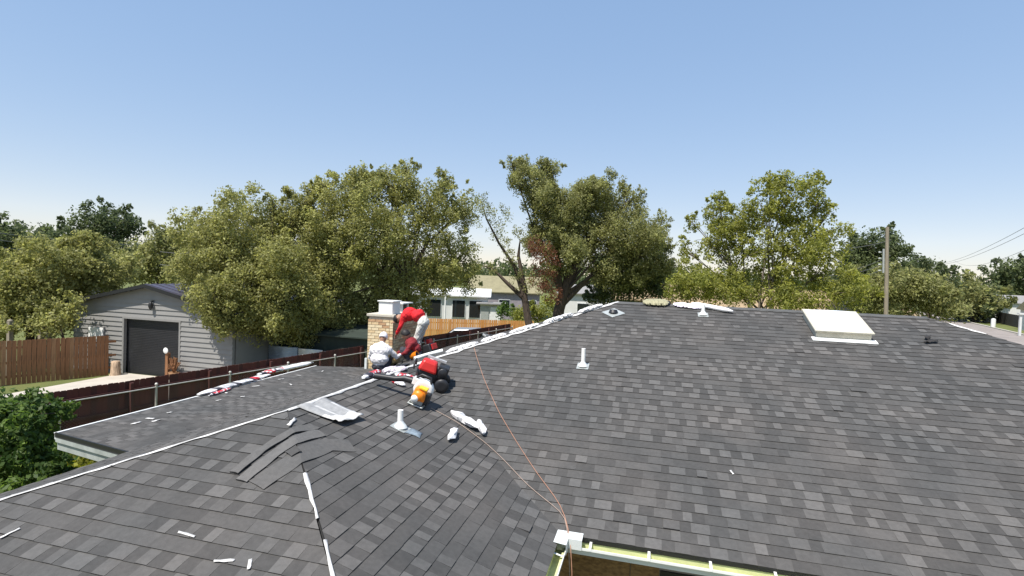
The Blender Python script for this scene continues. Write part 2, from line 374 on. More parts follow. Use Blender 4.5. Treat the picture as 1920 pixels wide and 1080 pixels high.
cg.add([(.0, -.0, z+.064), (q_, -.0, z+.064), (q_, -.126, z+.05), (.126, -.126, z+.05), (.126, -q_, z+.05), (0, -q_, z+.064),
        (q_, -.126, z-.05), (.126, -.126, z-.05), (.126, -q_, z-.05)], [(0, 5, 4, 3), (0, 3, 2, 1), (2, 3, 7, 6), (3, 4, 8, 7)], 0)
co = cg.build('corner_guard', MT['white_trim'], ga); sm = co.modifiers.new('solid', 'SOLIDIFY'); sm.thickness = .003
MT['rake_grey'] = mat('shaded_white_board', (.40, .42, .40), .7, col2=(.26, .28, .26), scale=3)  # white boards greyed and blotched in colour to imitate shade
# porch rake: black drip edge over two white boards, posts under the porch
zr = lambda v: PP.O.z + PS*(v-PV)
for dy, dz0, dz1, m, nm in ((-.006, .022, -.032, 'black_metal', 'drip_edge'), (.0, -.034, -.125, 'rake_grey', 'rake_board'), (.03, -.127, -.25, 'rake_grey', 'rake_board')):
    MB().prism([(PV-.02, PUL+dy, zr(PV)+dz1), (-WW+.02, PU0+dy, zr(-WW)+dz1), (-WW+.02, PU0+dy, zr(-WW)+dz0), (PV-.02, PUL+dy, zr(PV)+dz0)], (0, .022, 0)).build(nm, MT[m], house)
MB().box((PV-.022, (PUL+PU1)/2, zr(PV)-.04), (.03, PU1-PUL, .09)).build('fascia_board', MT['white_metal'], house)
MB().box((PV-.03, (PUL+PU1)/2, zr(PV)+.012), (.05, PU1-PUL, .008), rot=Matrix.Rotation(-PS, 3, 'Y')).build('drip_edge', MT['white_metal'], house)
for yy in (2.8, 5.0, PU1-.15): MB().box((PV+.14, yy, zr(PV)/2-.05), (.09, .09, zr(PV)-.1)).build('porch_post', MT['white_trim'], house)
# chimney of single bricks on a mortar core
CX0, CX1, CY0, CY1, CZ = -6.33, -5.62, 7.30, 8.75, 4.0
chim = MB().box(((CX0+CX1)/2, (CY0+CY1)/2, CZ/2), (CX1-CX0-.02, CY1-CY0-.02, CZ-.02)).build('chimney', MT['mortar'], house)
bl, bh, gp = .196, .062, .011
bmesh_cache = [MB().box((0, 0, 0), (bl, .03, bh)).mesh('brick', MT[k]) for k in ('brick', 'brick2', 'brick3', 'brick')]
half_cache = [MB().box((0, 0, 0), (bl/2-gp/2, .03, bh)).mesh('brick', MT[k]) for k in ('brick', 'brick2', 'brick3')]
def brickwall(org, dirv, L, z0, z1, rz, pick):
    z = z0; row = 0
    while z + bh < z1:
        x = 0; first = row % 2
        while x < L - .04:
            ln = bl/2-gp/2 if (first and x == 0) else bl
            if x + ln > L+.002: ln = bl/2-gp/2
            if x + ln > L+.012: break
            o = link('brick', random.choice(half_cache) if ln < bl-.01 else bmesh_cache[pick()], chim)
            p = org + dirv*(x+ln/2); o.location = (p.x, p.y, z+bh/2); o.rotation_euler.z = rz + random.uniform(-.01, .01); x += ln + gp
        z += bh + gp; row += 1
brickwall(Vector((CX0, CY0-.0, 0)), Vector((1, 0, 0)), CX1-CX0, 2.5, CZ-.06, 0, lambda: random.choice((0, 0, 2, 2, 3, 1)))  # sunlit face: its brightness is put in as more cream brick
brickwall(Vector((CX1+.0, CY0+.02, 0)), Vector((0, 1, 0)), CY1-CY0, 2.62, CZ-.06, R(90), lambda: random.choice((0, 1, 1, 1, 3)))  # shaded face: its shade is put in as mostly brown brick
MB().box(((CX0+CX1)/2, (CY0+CY1)/2, CZ-.015), (CX1-CX0+.08, CY1-CY0+.08, .07)).build('crown', MT['mortar'], chim, bevel=.012)
fl = MB().box((-5.90, 7.62, CZ+.18), (.40, .44, .32)).box((-5.90, 7.62, CZ+.355), (.46, .5, .03)).build('flue_cap', MT['white_metal'], chim, bevel=.008)
for q in (8.15, 8.5): MB().box((-5.93, q, CZ+.14), (.30, .05, .24)).build('cap_leg', MT['white_metal'], chim)
MB().box((-5.93, 8.33, CZ+.275), (.46, .62, .03)).build('cap_lid', MT['white_metal'], chim); MB().box((-5.93, 8.33, CZ+.13), (.24, .24, .22)).build('flue_tile', MT['black_metal'], chim)
MB().box(((CX0+CX1)/2-.36, CY0-.04, 1.6), (.06, .07, 4.4-1.9)).build('corner_trim', MT['white_trim'], chim)
# skylight
def frame_at(v, u, pl): O = pl.p3(*pl.p2(v, u)); return Matrix(((pl.a.x, pl.s.x, pl.n.x, O.x), (pl.a.y, pl.s.y, pl.n.y, O.y), (pl.a.z, pl.s.z, pl.n.z, O.z), (0, 0, 0, 1)))
MT['cream_frame'] = mat('cream_frame', (.50, .47, .38), .5, var=.15, scale=5)
sl = MB().box((0, 0, .07), (.84, .92, .14)).box((0, 0, .145), (.9, .98, .03)).build('skylight', MT['cream_frame'], house, bevel=.006)
sl.matrix_local = frame_at(4.0, 5.32, PA)
dm = MB(); nx = 12; vs = []; fs = []
for j in range(nx+1):
    for i in range(nx+1):
        x, y = i/nx*2-1, j/nx*2-1; vs.append((x*.41, y*.45, .161+.085*(1-x**4)*(1-y**4)))
for j in range(nx):
    for i in range(nx): k = j*(nx+1)+i; fs.append((k, k+1, k+nx+2, k+nx+1))
dm.add(vs, fs, 0, True).build('dome', MT['dome'], sl)
ap = MB().box((0, -.52, .018), (.98, .14, .012)).build('apron_flashing', MT['white_metal'], sl)
def vent(px, py, hgt, m='pvc'):
    p = onroof(px, py); n = normal_at(p.x, p.y); q = n.to_track_quat('Z', 'Y').to_matrix()
    pipe = MB().tube([p-Vector((0, 0, .1)), p+Vector((0, 0, hgt))], .034, 14).build('vent_pipe', MT[m], house)
    fl_ = MB().box(p+n*.014, (.19, .2, .006), rot=q); fl_.lathe([(.085, 0), (.065, .035), (.042, .06), (.036, .075)], p+n*.012, 16, 1); fl_.build('flashing', [MT['lead'], MT['white_trim']], pipe)
    return p
vent(750, 804, .22, 'pvc'); vent(1093, 688, .30); vent(1318, 592, .21)
p = onroof(1150, 588); n = normal_at(p.x, p.y); q = n.to_track_quat('Z', 'Y').to_matrix()
hv = MB().box(p+n*.014, (.33, .33, .006), rot=q @ Matrix.Rotation(R(45), 3, 'Z')).build('vent_flashing', MT['lead'], house)
MB().lathe([(.095, 0), (.075, .05), (.065, .06), (.0651, .01), (.001, .01)], p+n*.016, 18, 0).build('vent_collar', MT['black_plastic'], hv)
# ------------------------------------------------------------------ ground, street, concrete
def grass_mat():
    m = mat('dry_grass', (.155, .165, .045), .95, col2=(.085, .11, .028), scale=.35, bump=.03, bscale=30); return m
MT['grass'] = grass_mat()
MT['concrete'] = mat('pale_concrete', (.46, .42, .36), .9, var=.12, scale=1.2, bump=.002, bscale=60)
MT['road'] = mat('worn_asphalt', (.26, .225, .2), .9, var=.15, scale=.4)
MT['road2'] = mat('brown_gravel_shoulder', (.36, .27, .22), .95, var=.2, scale=.6)
def sheet(name, pts, z, m): return tag(MB().add([(x, y, z) for x, y in pts], [tuple(range(len(pts)))]).build(name, MT[m]), kind='structure')
sheet('ground', [(-900, -300), (900, -300), (900, 1600), (-900, 1600)], 0, 'grass')
def slab(name, x0, x1, y0, y1, m='concrete'): return MB().box(((x0+x1)/2, (y0+y1)/2, .02), (x1-x0-.012, y1-y0-.012, .05)).build(name, MT[m])
drv = tag(slab('driveway', -22.1, -18.7, 10.9, 13.7), kind='structure')
for i, (x0, x1, y0, y1) in enumerate(((-18.7, -15.0, 10.9, 13.7), (-22.1, -18.7, 8.0, 10.9), (-18.7, -15.0, 8.0, 10.9), (-22.1, -18.7, 5.0, 8.0), (-18.7, -15.4, 5.0, 8.0), (-22.1, -18.7, 1.5, 5.0), (-18.7, -15.6, 1.5, 5.0))):
    o = slab('slab', x0, x1, y0, y1); o.parent = drv
rd = lambda y, k: k + (y-82.4)*.25
sheet('road', [(rd(-60, 40.5), -60), (rd(-60, 47.5), -60), (rd(420, 47.5), 420), (rd(420, 40.5), 420)], .008, 'road')
sheet('shoulder', [(rd(-60, 36.5), -60), (rd(-60, 40.4), -60), (rd(420, 40.4), 420), (rd(420, 36.5), 420)], .006, 'road2')
MB().prism([(rd(-60, 47.55), -60, 0), (rd(-60, 47.9), -60, 0), (rd(420, 47.9), 420, 0), (rd(420, 47.55), 420, 0)], (0, 0, .13)).build('kerb', MT['concrete'])
tag(bpy.data.objects['kerb'], kind='structure')
# ------------------------------------------------------------------ wooden fences
MT['maroon'] = mat('maroon_stain', (.105, .026, .018), .8, var=.3, scale=4, stretch=(6, 6, .5))
MT['maroon2'] = mat('maroon_stain_dark', (.07, .02, .015), .8, var=.3, scale=4, stretch=(6, 6, .5))
MT['brown'] = mat('brown_stained_wood', (.23, .105, .045), .8, var=.35, scale=3, stretch=(6, 6, .5))
MT['brown2'] = mat('weathered_brown_wood', (.27, .145, .07), .85, var=.35, scale=3, stretch=(6, 6, .5))
MT['cedar'] = mat('new_cedar', (.55, .25, .07), .8, var=.2, scale=3, stretch=(6, 6, .5))
MT['cedar2'] = mat('new_cedar_pale', (.62, .32, .11), .8, var=.2, scale=3, stretch=(6, 6, .5))
MT['greywood'] = mat('dark_grey_wood', (.05, .045, .045), .85, var=.3, scale=2)
MT['galv'] = mat('galvanised_steel', (.50, .47, .42), .45, var=.15, scale=8, metal=.35)
def board_fence(label, p0, p1, H, bw, gap, mats, rail='maroon2', side=1, jit=.015, missing=(), group=None, ear=.02):
    p0, p1 = Vector((*p0, 0)), Vector((*p1, 0)); d = (p1-p0); L = d.length; d.normalize(); rz = math.atan2(d.y, d.x)
    fe = empty('wooden_fence', p0, rz); tag(fe, label, 'fence', group)
    meshes = []
    for m in mats:
        b = MB(); h = H; x = bw/2
        b.prism([(-x, 0, .03), (x, 0, .03), (x, 0, h-ear), (x-ear, 0, h), (-x+ear, 0, h), (-x, 0, h-ear)], (0, .018, 0)); meshes.append(b.mesh('board', MT[m]))
    n = int(L/(bw+gap))
    for i in range(n):
        if i in missing: continue
        o = link('board', random.choice(meshes), fe); o.location = ((i+.5)*(bw+gap), random.uniform(-.004, .004), random.uniform(-jit, 0)); o.rotation_euler.y = random.uniform(-.006, .006)
    for z in (.35, H/2, H-.3): MB().box((L/2, .045*side+.009, z), (L, .04, .09)).build('rail', MT[rail], fe)
    k = 0.
    while k <= L: MB().box((k, .11*side+.009, H/2-.03), (.09, .09, H-.06)).build('post', MT[rail], fe); k += 2.4
    return fe
FX = lambda u: -14.1 + .2052*(u-5.2)
board_fence('long dark maroon board fence running behind the shingled porch and the chimney', (FX(2.2), 2.2), (FX(31.5), 31.5), 1.68, .14, .0012, ('maroon', 'maroon2', 'maroon'), side=-1, missing=())
board_fence('brown stained board fence with sunlit gaps standing beside the grey garage', (-26.9, 3.0), (-22.25, 13.38), 1.80, .14, .012, ('brown', 'brown2', 'brown'), rail='brown', side=1, missing=(73, 75))
pA, pB = at(800, 620, 39), at(1000, 640, 40)
board_fence('new orange cedar board fence behind the parked silver car', (pA.x-3, pA.y-1), (pB.x, pB.y), 1.75, .14, .02, ('cedar', 'cedar2', 'cedar'), rail='cedar', side=1)
# chain link fence in front of the maroon boards
cf = empty('chain_link_fence', (FX(2.7)+.3, 2.7, 0)); tag(cf, 'low chain link fence with silver posts in front of the maroon board fence', 'fence')
CL = lambda u: Vector((.2052*(u-2.7), u-2.7, 0))
for i in range(-1, 12):
    u = 5.05 + i*2.36
    p = MB().tube([CL(u), CL(u)+Vector((0, 0, 1.5))], .032, 10).lathe([(.045, 0), (.046, .03), (.03, .055), (.001, .065)], CL(u)+Vector((0, 0, 1.49)), 10); p.build('post', MT['galv'], cf)
MB().tube([CL(2.7)+Vector((0, 0, 1.42)), CL(31)+Vector((0, 0, 1.42))], .02, 8).build('top_rail', MT['galv'], cf)
wm = MB(); Lf = 29.
for k in range(int(Lf/.075)):
    for s in (-1, 1):
        u0 = 2.7+k*.075; u1 = u0+s*1.3
        if not 2.7 <= u1 <= 31: continue
        a, b = CL(u0), CL(u1)+Vector((0, 0, 1.38)); o = Vector((.0, 0, .0011)); o2 = Vector((.0035, 0, 0))
        wm.add([a-o, a+o, b+o, b-o], [(0, 1, 2, 3)])
tag(wm.build('wire_mesh', MT['galv'], cf), kind='stuff')
# ------------------------------------------------------------------ grey garage
MT['siding'] = mat('grey_lap_siding', (.225, .22, .21), .7, var=.06, scale=2)
MT['doorgrey'] = mat('charcoal_roll_door', (.022, .022, .024), .55, var=.15, scale=3)
MT['roofpurple'] = mat('slate_blue_metal_roof', (.075, .07, .10), .45, var=.1, scale=2, metal=.2)
gar = empty('garage', (-20.8, 13.74, 0)); tag(gar, 'grey lap-sided garage with charcoal roll-up door and dark metal gable roof', 'garage')
GW, GL = 8.9, 9.0; GE, GP = 3.06, 4.02
pl = Plane((-GW/2, 0, 0), (1, 0, 0), (0, 0, 0), 0); pl.s = Vector((0, 0, 1)); pl.n = Vector((0, -1, 0)); pl.O = Vector((-GW/2, 0, 0))
gab = [(0, 0), (GW, 0), (GW, GE), (GW/2, GP), (0, GE)]
DX0, DX1, DH = 3.0, 6.1, 2.52; WX0, WX1, WZ0, WZ1 = .98, 1.92, 1.1, 2.06
z = 0
while z < GP:
    z1 = z+.215
    spans = [(0, GW)]
    if z < DH-.02: spans = [(0, DX0), (DX1, GW)]
    for x0, x1 in spans:
        q = clip([(x0, z), (x1, z), (x1, z1), (x0, z1)], gab)
        if q and parea(q) > .01:
            vs, fs = tab_geo(pl, q, z, .042, .215, base=-.01); MB().add(vs, fs).build('siding_board', MT['siding'], gar)
    z = z1
MB().prism([(-GW/2, .012, 0), (-GW/2+DX0, .012, 0), (-GW/2+DX0, .012, DH), (-GW/2+DX1, .012, DH), (-GW/2+DX1, .012, 0), (GW/2, .012, 0), (GW/2, .012, GE), (0, .012, GP), (-GW/2, .012, GE)], (0, .1, 0)).build('front_wall', MT['siding'], gar)
for s in (-1, 1): MB().box((s*(GW/2-.06), GL/2+.1, GE/2), (.12, GL-.2, GE)).build('side_wall', MT['siding'], gar)
MB().box((0, GL, GE/2), (GW, .1, GE)).build('rear_wall', MT['siding'], gar)
d = MB(); z = 0
while z < DH: d.box((-GW/2+(DX0+DX1)/2, .17, z+.034), (DX1-DX0, .03, .055)); d.box((-GW/2+(DX0+DX1)/2, .18, z+.068), (DX1-DX0, .02, .02)); z += .075
dr = d.build('roll_up_door', MT['doorgrey'], gar)
for x in (DX0-.03, DX1+.03): MB().box((-GW/2+x, -.02, DH/2), (.09, .05, DH)).build('door_jamb', MT['siding'], gar)
MB().box((-GW/2+(DX0+DX1)/2, -.022, DH+.04), (DX1-DX0+.16, .05, .09)).build('door_header', MT['siding'], gar)
wn = MB().box((-GW/2+(WX0+WX1)/2, -.045, (WZ0+WZ1)/2), (WX1-WX0, .09, WZ1-WZ0)).build('window', MT['siding'], gar)
MB().box((-GW/2+(WX0+WX1)/2, -.096, (WZ0+WZ1)/2), (WX1-WX0-.08, .02, WZ1-WZ0-.08)).build('white_board', mat('white_board', (.85, .84, .82), .6), wn)
ov = .32
for s in (-1, 1):
    x1 = s*(GW/2+ov); sl_ = (GP-GE)/(GW/2); zz = lambda x: GP+.06-abs(x)*sl_
    rf = MB().prism([(0, -ov, zz(0)), (x1, -ov, zz(x1)), (x1, -ov, zz(x1)+.05), (0, -ov, zz(0)+.05)], (0, GL+2*ov, 0)).build('roof_panel', MT['roofpurple'], gar)
    k = 0
    for i in range(22):
        y = -ov+.1+i*.44
        MB().prism([(0, y, zz(0)+.052), (x1, y, zz(x1)+.052), (x1, y, zz(x1)+.08), (0, y, zz(0)+.08)], (0, .03, 0)).build('seam', MT['roofpurple'], rf)
    MB().prism([(0, -ov-.03, zz(0)-.1), (x1, -ov-.03, zz(x1)-.1), (x1, -ov-.03, zz(x1)+.06), (0, -ov-.03, zz(0)+.06)], (0, .028, 0)).build('rake_trim', MT['black_metal'], gar)
lm = MB().lathe([(.02, 0), (.07, .06), (.1, .16), (.08, .3), (.05, .34), (.001, .36)], (.2, -.16, 3.0), 10).box((.2, -.08, 3.38), (.05, .12, .05)).build('lantern', MT['black_metal'], gar)
# things in front of the garage door
t = empty('thermometer_post', (-19.35, 13.35, 0)); tag(t, 'round white dial on a brown post by the garage door', 'dial')
MB().box((0, 0, .6), (.14, .14, 1.2)).build('post', MT['brown'], t); MB().lathe([(.001, 0), (.12, 0), (.13, .02), (.12, .03), (.001, .03)], (0, -.1, 1.32), 18, 0, Matrix.Rotation(R(90), 3, 'X')).build('dial', MT['white_metal'], t)
pt = empty('plant_pot', (-18.95, 13.3, 0)); tag(pt, 'brown pot with withered plant by the garage siding', 'pot')
MB().lathe([(.14, 0), (.2, .3), (.22, .36), (.19, .36), (.17, .3), (.001, .3)], (0, 0, .05), 14).build('pot', MT['brown2'], pt)
b = MB()
for i in range(46):
    a = random.uniform(0, 6.28); r = random.uniform(.05, .25); b.tube([(0, 0, .3), (r*.5*math.cos(a), r*.5*math.sin(a), .6), (r*math.cos(a), r*math.sin(a), random.uniform(.6, 1.05))], [.012, .012, .03], 5)
b.build('dry_stems', MT['brown'], pt)
stp = MB(); prof = [(.24, 0), (.2, .12), (.18, .4), (.17, .62), (.15, .64), (.001, .65)]
tag(stp.lathe(prof, (-22.05, 13.2, .02), 12).build('log_stump', mat('barked_log', (.42, .3, .2), .9, var=.5, scale=9, bump=.02, stretch=(2, 2, .4))), 'short pale log standing at the end of the brown fence', 'log')
# dark green shed with corrugated sheets leaning on it
MT['dgreen'] = mat('dark_green_siding', (.028, .04, .03), .8, var=.2, scale=2)
MT['sheetblue'] = mat('blue_grey_sheet', (.34, .40, .47), .45, var=.2, scale=2, metal=.2)
MT['sheetwhite'] = mat('white_sheet', (.74, .74, .72), .5, var=.1, scale=2)
sh = empty('garden_shed', (-13.6, 16.6, 0)); tag(sh, 'low dark green shed under the big tree behind the maroon fence', 'shed')
MB().box((0, 1.2, 1.0), (5.4, 2.4, 2.0)).build('wall', MT['dgreen'], sh); MB().prism([(-2.9, -.25, 2.0), (2.9, -.25, 2.0), (2.9, 2.6, 2.25), (-2.9, 2.6, 2.25)], (0, 0, .06)).build('roof', MT['dgreen'], sh)
def corr(label, x0, x1, y, z0, z1, m, rz=0):
    c = MB(); n = int((z1-z0)/.03); vs = []
    for i in range(n+1): zz_ = z0+(z1-z0)*i/n; dy = .018*math.sin(i*math.pi/1.5); vs += [(x0, y+dy, zz_), (x1, y+dy, zz_)]
    c.add(vs, [(2*i, 2*i+1, 2*i+3, 2*i+2) for i in range(n)], 0, True); o = c.build('corrugated_sheet', MT[m]); s_ = o.modifiers.new('solid', 'SOLIDIFY'); s_.thickness = .004
    return tag(o, label, 'metal sheet', 'corrugated sheets by the shed')
corr('blue grey corrugated sheet between the garage corner and the white sheet', -16.3, -14.75, 15.9, .05, 1.45, 'sheetblue')
corr('white corrugated sheet leaning in front of the green shed', -14.72, -13.45, 15.92, .05, 1.42, 'sheetwhite')
corr('dull grey corrugated sheet at the far end of the green shed', -13.42, -11.9, 15.95, .05, 1.38, 'sheetblue')
# ------------------------------------------------------------------ neighbours
MT['wallwhite'] = mat('white_siding', (.62, .62, .60), .8, var=.08, scale=1)
MT['walltan'] = mat('tan_wall', (.34, .27, .2), .85, var=.1, scale=1)
MT['rooftan'] = mat('tan_shingle_roof', (.33, .24, .14), .9, var=.15, scale=3)
MT['roofyellow'] = mat('yellow_roof', (.24, .215, .125), .9, var=.15, scale=2)
MT['roofgrey'] = mat('grey_shingle_roof', (.25, .24, .23), .9, var=.15, scale=3)
MT['porchmauve'] = mat('mauve_grey_porch', (.26, .23, .25), .8, var=.15, scale=2)
def cottage(label, c, w_, d_, h, rise, rz, wm_, rm, wins=(), doors=(), cat='house', name='neighbour_house', ridge='x'):
    e = empty(name, (c[0], c[1], 0), rz); tag(e, label, cat)
    MB().box((0, 0, h/2), (w_, d_, h)).build('wall', MT[wm_], e)
    o = .35; r = MB()
    if ridge == 'x':
        a = [(-w_/2-o, -d_/2-o, h), (-w_/2-o, d_/2+o, h), (-w_/2-o, d_/2+o, h+.1), (-w_/2-o, 0, h+rise), (-w_/2-o, -d_/2-o, h+.1)]
        r.prism(a, (w_+2*o, 0, 0))
    else:
        a = [(-w_/2-o, -d_/2-o, h), (w_/2+o, -d_/2-o, h), (w_/2+o, -d_/2-o, h+.1), (0, -d_/2-o, h+rise), (-w_/2-o, -d_/2-o, h+.1)]
        r.prism(a, (0, d_+2*o, 0))
    r.build('roof', MT[rm], e)
    for x, z, ww, hh in wins:
        wq = MB().box((x, -d_/2-.03, z), (ww+.12, .06, hh+.12)).build('window', MT['white_trim'], e); MB().box((x, -d_/2-.07, z), (ww, .03, hh)).build('pane', MT['glass'], wq)
    for x, ww, hh, m in doors: MB().box((x, -d_/2-.04, hh/2), (ww, .08, hh)).build('door', MT[m], e)
    return e
c = at(820, 600, 48)
cottage('white neighbour house with two dark windows behind the cedar fence', (c.x, c.y+3), 7, 5, 3.0, .7, R(16), 'wallwhite', 'wallwhite', wins=((1.0, 1.9, 1.1, 1.5), (2.5, 1.9, 1.1, 1.5), (-1.2, 1.9, 1.2, 1.5)))
c = at(914, 600, 47)
cottage('small white shed with pale door beside the bright green shrub', (c.x, c.y+1), 1.9, 1.6, 2.45, .12, R(16), 'wallwhite', 'roofgrey', doors=((-.55, .7, 2.2, 'lead'), (.4, .9, 2.2, 'sheetwhite')), cat='shed', name='garden_shed')
c = at(945, 600, 60)
cottage('house with yellow roof and mauve porch behind the tree trunks', (c.x-1, c.y+4), 8, 6, 3.0, 1.9, R(13), 'porchmauve', 'roofyellow', wins=((-3, 1.6, 1.2, 1.2), (0, 1.6, 1.2, 1.2), (3, 1.6, 1.2, 1.2)))
c = at(1085, 600, 58)
cottage('pale house glimpsed between the split tree trunks and the roof hip', (c.x+1, c.y+3), 7, 6, 3.3, 1.0, R(8), 'wallwhite', 'roofgrey', wins=((-1, 1.7, 1.2, 1.2),))
c = at(1240, 580, 50)
cottage('house with tan roof just above the main ridge', (c.x, c.y+5), 9, 8, 3.2, 1.6, R(4), 'walltan', 'rooftan')
c = at(1460, 590, 44)
cottage('tan roofed house hidden behind the airy yellow green tree', (c.x, c.y+5), 14, 8, 2.9, 1.9, R(0), 'walltan', 'rooftan', wins=((-4, 1.6, 1.2, 1.2), (3, 1.6, 1.2, 1.2)))
c = at(1640, 590, 50)
cottage('low tan roofed outbuilding by the utility pole', (c.x+1, c.y+6), 6, 6, 2.7, 1.2, R(10), 'walltan', 'rooftan')
c = at(2050, 585, 100)
cottage('street house with yellowish roof and pale porch post beyond the road', (c.x+2, c.y+3), 12, 8, 2.9, 2.2, R(-10), 'wallwhite', 'roofyellow', wins=((-3.6, 1.5, 1.6, 1.3),))
c = at(1880, 575, 128)
cottage('white house behind the dark street fence', (c.x, c.y), 9, 7, 3.4, 1.4, R(-10), 'wallwhite', 'roofgrey')
c = at(88, 490, 85)
cottage('distant house with tan roof among the trees', (c.x, c.y), 10, 8, 4.2, 1.9, R(40), 'walltan', 'rooftan')
c0, c1 = at(1830, 594, 140), at(1935, 606, 104)
board_fence('dark grey board fence along the far side of the street', (c0.x, c0.y), (c1.x, c1.y), 1.9, .3, .01, ('greywood',), rail='greywood', side=1)
c = at(1863, 597, 105); tag(MB().lathe([(.28, 0), (.28, 1.2), (.2, 1.35), (.001, 1.4)], (c.x, c.y, 0), 10).build('marker_post', MT['wallwhite']), 'short pale marker post on the grass verge', 'post')
c = at(1913, 603, 90); tag(MB().box((c.x, c.y, 1.3), (.22, .22, 2.6)).box((c.x, c.y, 2.7), (.5, .5, .2)).build('gate_post', MT['wallwhite']), 'tall white gate post near the street house', 'post')
# parked car, only its roof shows above the maroon fence
def car(c, rz, label):
    e = empty('parked_car', (c.x, c.y, 0), rz); tag(e, label, 'car')
    pm = mat('silver_car_paint', (.26, .275, .29), .4, metal=.3); prof = [(-2.2, .35), (2.2, .35), (2.25, .75), (1.35, .95), (.62, 1.5), (-.9, 1.55), (-1.75, 1.1), (-2.2, 1.0)]
    b_ = MB(); n = len(prof); ws = [.86, .86, .86, .84, .66, .66, .8, .82]
    L_ = [(x, -w2, z_) for (x, z_), w2 in zip(prof, ws)]; Rr = [(x, w2, z_) for (x, z_), w2 in zip(prof, ws)]
    b_.add(L_+Rr, [tuple(range(n)), tuple(range(n, 2*n))[::-1]]+[(i+n, (i+1) % n+n, (i+1) % n, i) for i in range(n)]); b_.build('body', pm, e, bevel=.08)
    for s in (-1, 1):
        MB().prism([(1.2, s*.845, .98), (.6, s*.70, 1.42), (-.85, s*.70, 1.46), (-1.5, s*.80, 1.08)], (0, s*.02, 0)).build('side_window', MT['glass'], e)
        for x in (-1.4, 1.4):
            wh = MB().lathe([(.2, -.1), (.33, -.1), (.34, 0), (.33, .1), (.2, .1)], (x, s*.78, .34), 18, 0, Matrix.Rotation(R(90), 3, 'X')).build('wheel', MT['black_plastic'], e); MB().lathe([(.001, -.06), (.2, -.09), (.2, .09), (.001, .06)], (x, s*.78, .34), 14, 0, Matrix.Rotation(R(90), 3, 'X')).build('rim', MT['lead'], wh)
    MB().prism([(1.33, -.74, .99), (1.33, .74, .99), (.66, .62, 1.48), (.66, -.62, 1.48)], (.02, 0, .012)).build('windscreen', MT['glass'], e)
car(at(872, 640, 35.2), R(188), 'silver car parked between the maroon and the cedar fences')
# utility poles and wires
MT['polewood'] = mat('grey_pole_wood', (.27, .23, .17), .9, var=.25, scale=3, stretch=(5, 5, .5))
MT['wire'] = mat('grey_cable', (.16, .16, .165), .6)
pp = at(1668, 585, 30); pu = empty('utility_pole', (pp.x, pp.y, 0)); tag(pu, 'tall grey wooden utility pole with a crossarm rising behind the ridge', 'pole')
MB().tube([(0, 0, 0), (0, 0, 4), (0, 0, 8.0)], [.105, .09, .07], 12).build('shaft', MT['polewood'], pu)
MB().box((-.12, .05, 6.45), (.06, .08, 1.1)).build('bracket', MT['lead'], pu)
for i in range(4): MB().lathe([(.02, 0), (.045, .03), (.03, .07), (.05, .1), (.001, .13)], (-.2, .05, 6.0+.28*i), 8, 0, Matrix.Rotation(R(-90), 3, 'Y')).build('insulator', MT['lead'], pu)
pu.rotation_euler = (0, R(-2.0), 0)
def wire(label, a, b, sag, r=.012, group=None, n=24):
    a, b = Vector(a), Vector(b); pts = [a.lerp(b, i/n)-Vector((0, 0, sag*4*(i/n)*(1-i/n))) for i in range(n+1)]
    tag(MB().tube(pts, r, 5).build('overhead_wire', MT['wire']), label, 'wire', group)
tp = Vector((pp.x, pp.y, 0))
for (z_, px, py, D), lab in zip(((7.4, 1570, 452, 33), (6.7, 1600, 500, 30.5), (6.45, 1588, 508, 31), (6.2, 1585, 520, 31)), ('topmost service cable leaving the utility pole', 'service cable just under the crossarm of the utility pole', 'second service cable under the crossarm of the utility pole', 'lowest service cable leaving the utility pole')):
    wire(lab, tp+Vector((-.1, 0, z_)), at(px-60, py+4, D+4), .35, .014, 'cables at the utility pole')
for k, (a, b) in enumerate((((1735, 491), (2000, 382)), ((1738, 491), (2000, 397)), ((1790, 489), (2000, 432)))):
    wire(('topmost', 'middle', 'lowest')[k]+' of three sagging power lines above the street', at(*a, 130), at(*b, 34), 1.2, .014, 'power lines above the street')
for k in range(3): wire(('topmost', 'middle', 'lowest')[k]+' of three thin power lines crossing the dark tree beyond the garage', at(-40, 432+13*k, 40), at(420, 455+16*k, 60), .5, .016, 'power lines beyond the garage')
for k in range(2): wire(('upper', 'lower')[k]+' of two thin power lines above the purple garage roof', at(300, 472+24*k, 38), at(430, 474+24*k, 36), .1, .014, 'power lines over the garage roof')
for lab, px, y0, y1, D in (('pale weathered post standing beyond the brown fence', 19, 602, 636, 31), ('taller brown post under the olive tree beyond the brown fence', 93, 585, 634, 33), ('short stubby post beyond the brown fence', 77, 617, 636, 32)):
    a = at(px, y0, D); tag(MB().box((a.x, a.y, a.z/2), (.16, .16, a.z)).lathe([(.1, 0), (.09, .05), (.001, .09)], (a.x, a.y, a.z), 8).build('wooden_post', MT['polewood']), lab, 'post')
p = at(836, 540, 43); tag(MB().tube([(p.x, p.y, 0), (p.x, p.y, p.z)], .07, 8).lathe([(.1, 0), (.1, .06), (.001, .1)], (p.x, p.y, p.z), 8).build('white_pole', MT['white_metal']), 'thin white pole beside the white neighbour house', 'pole')
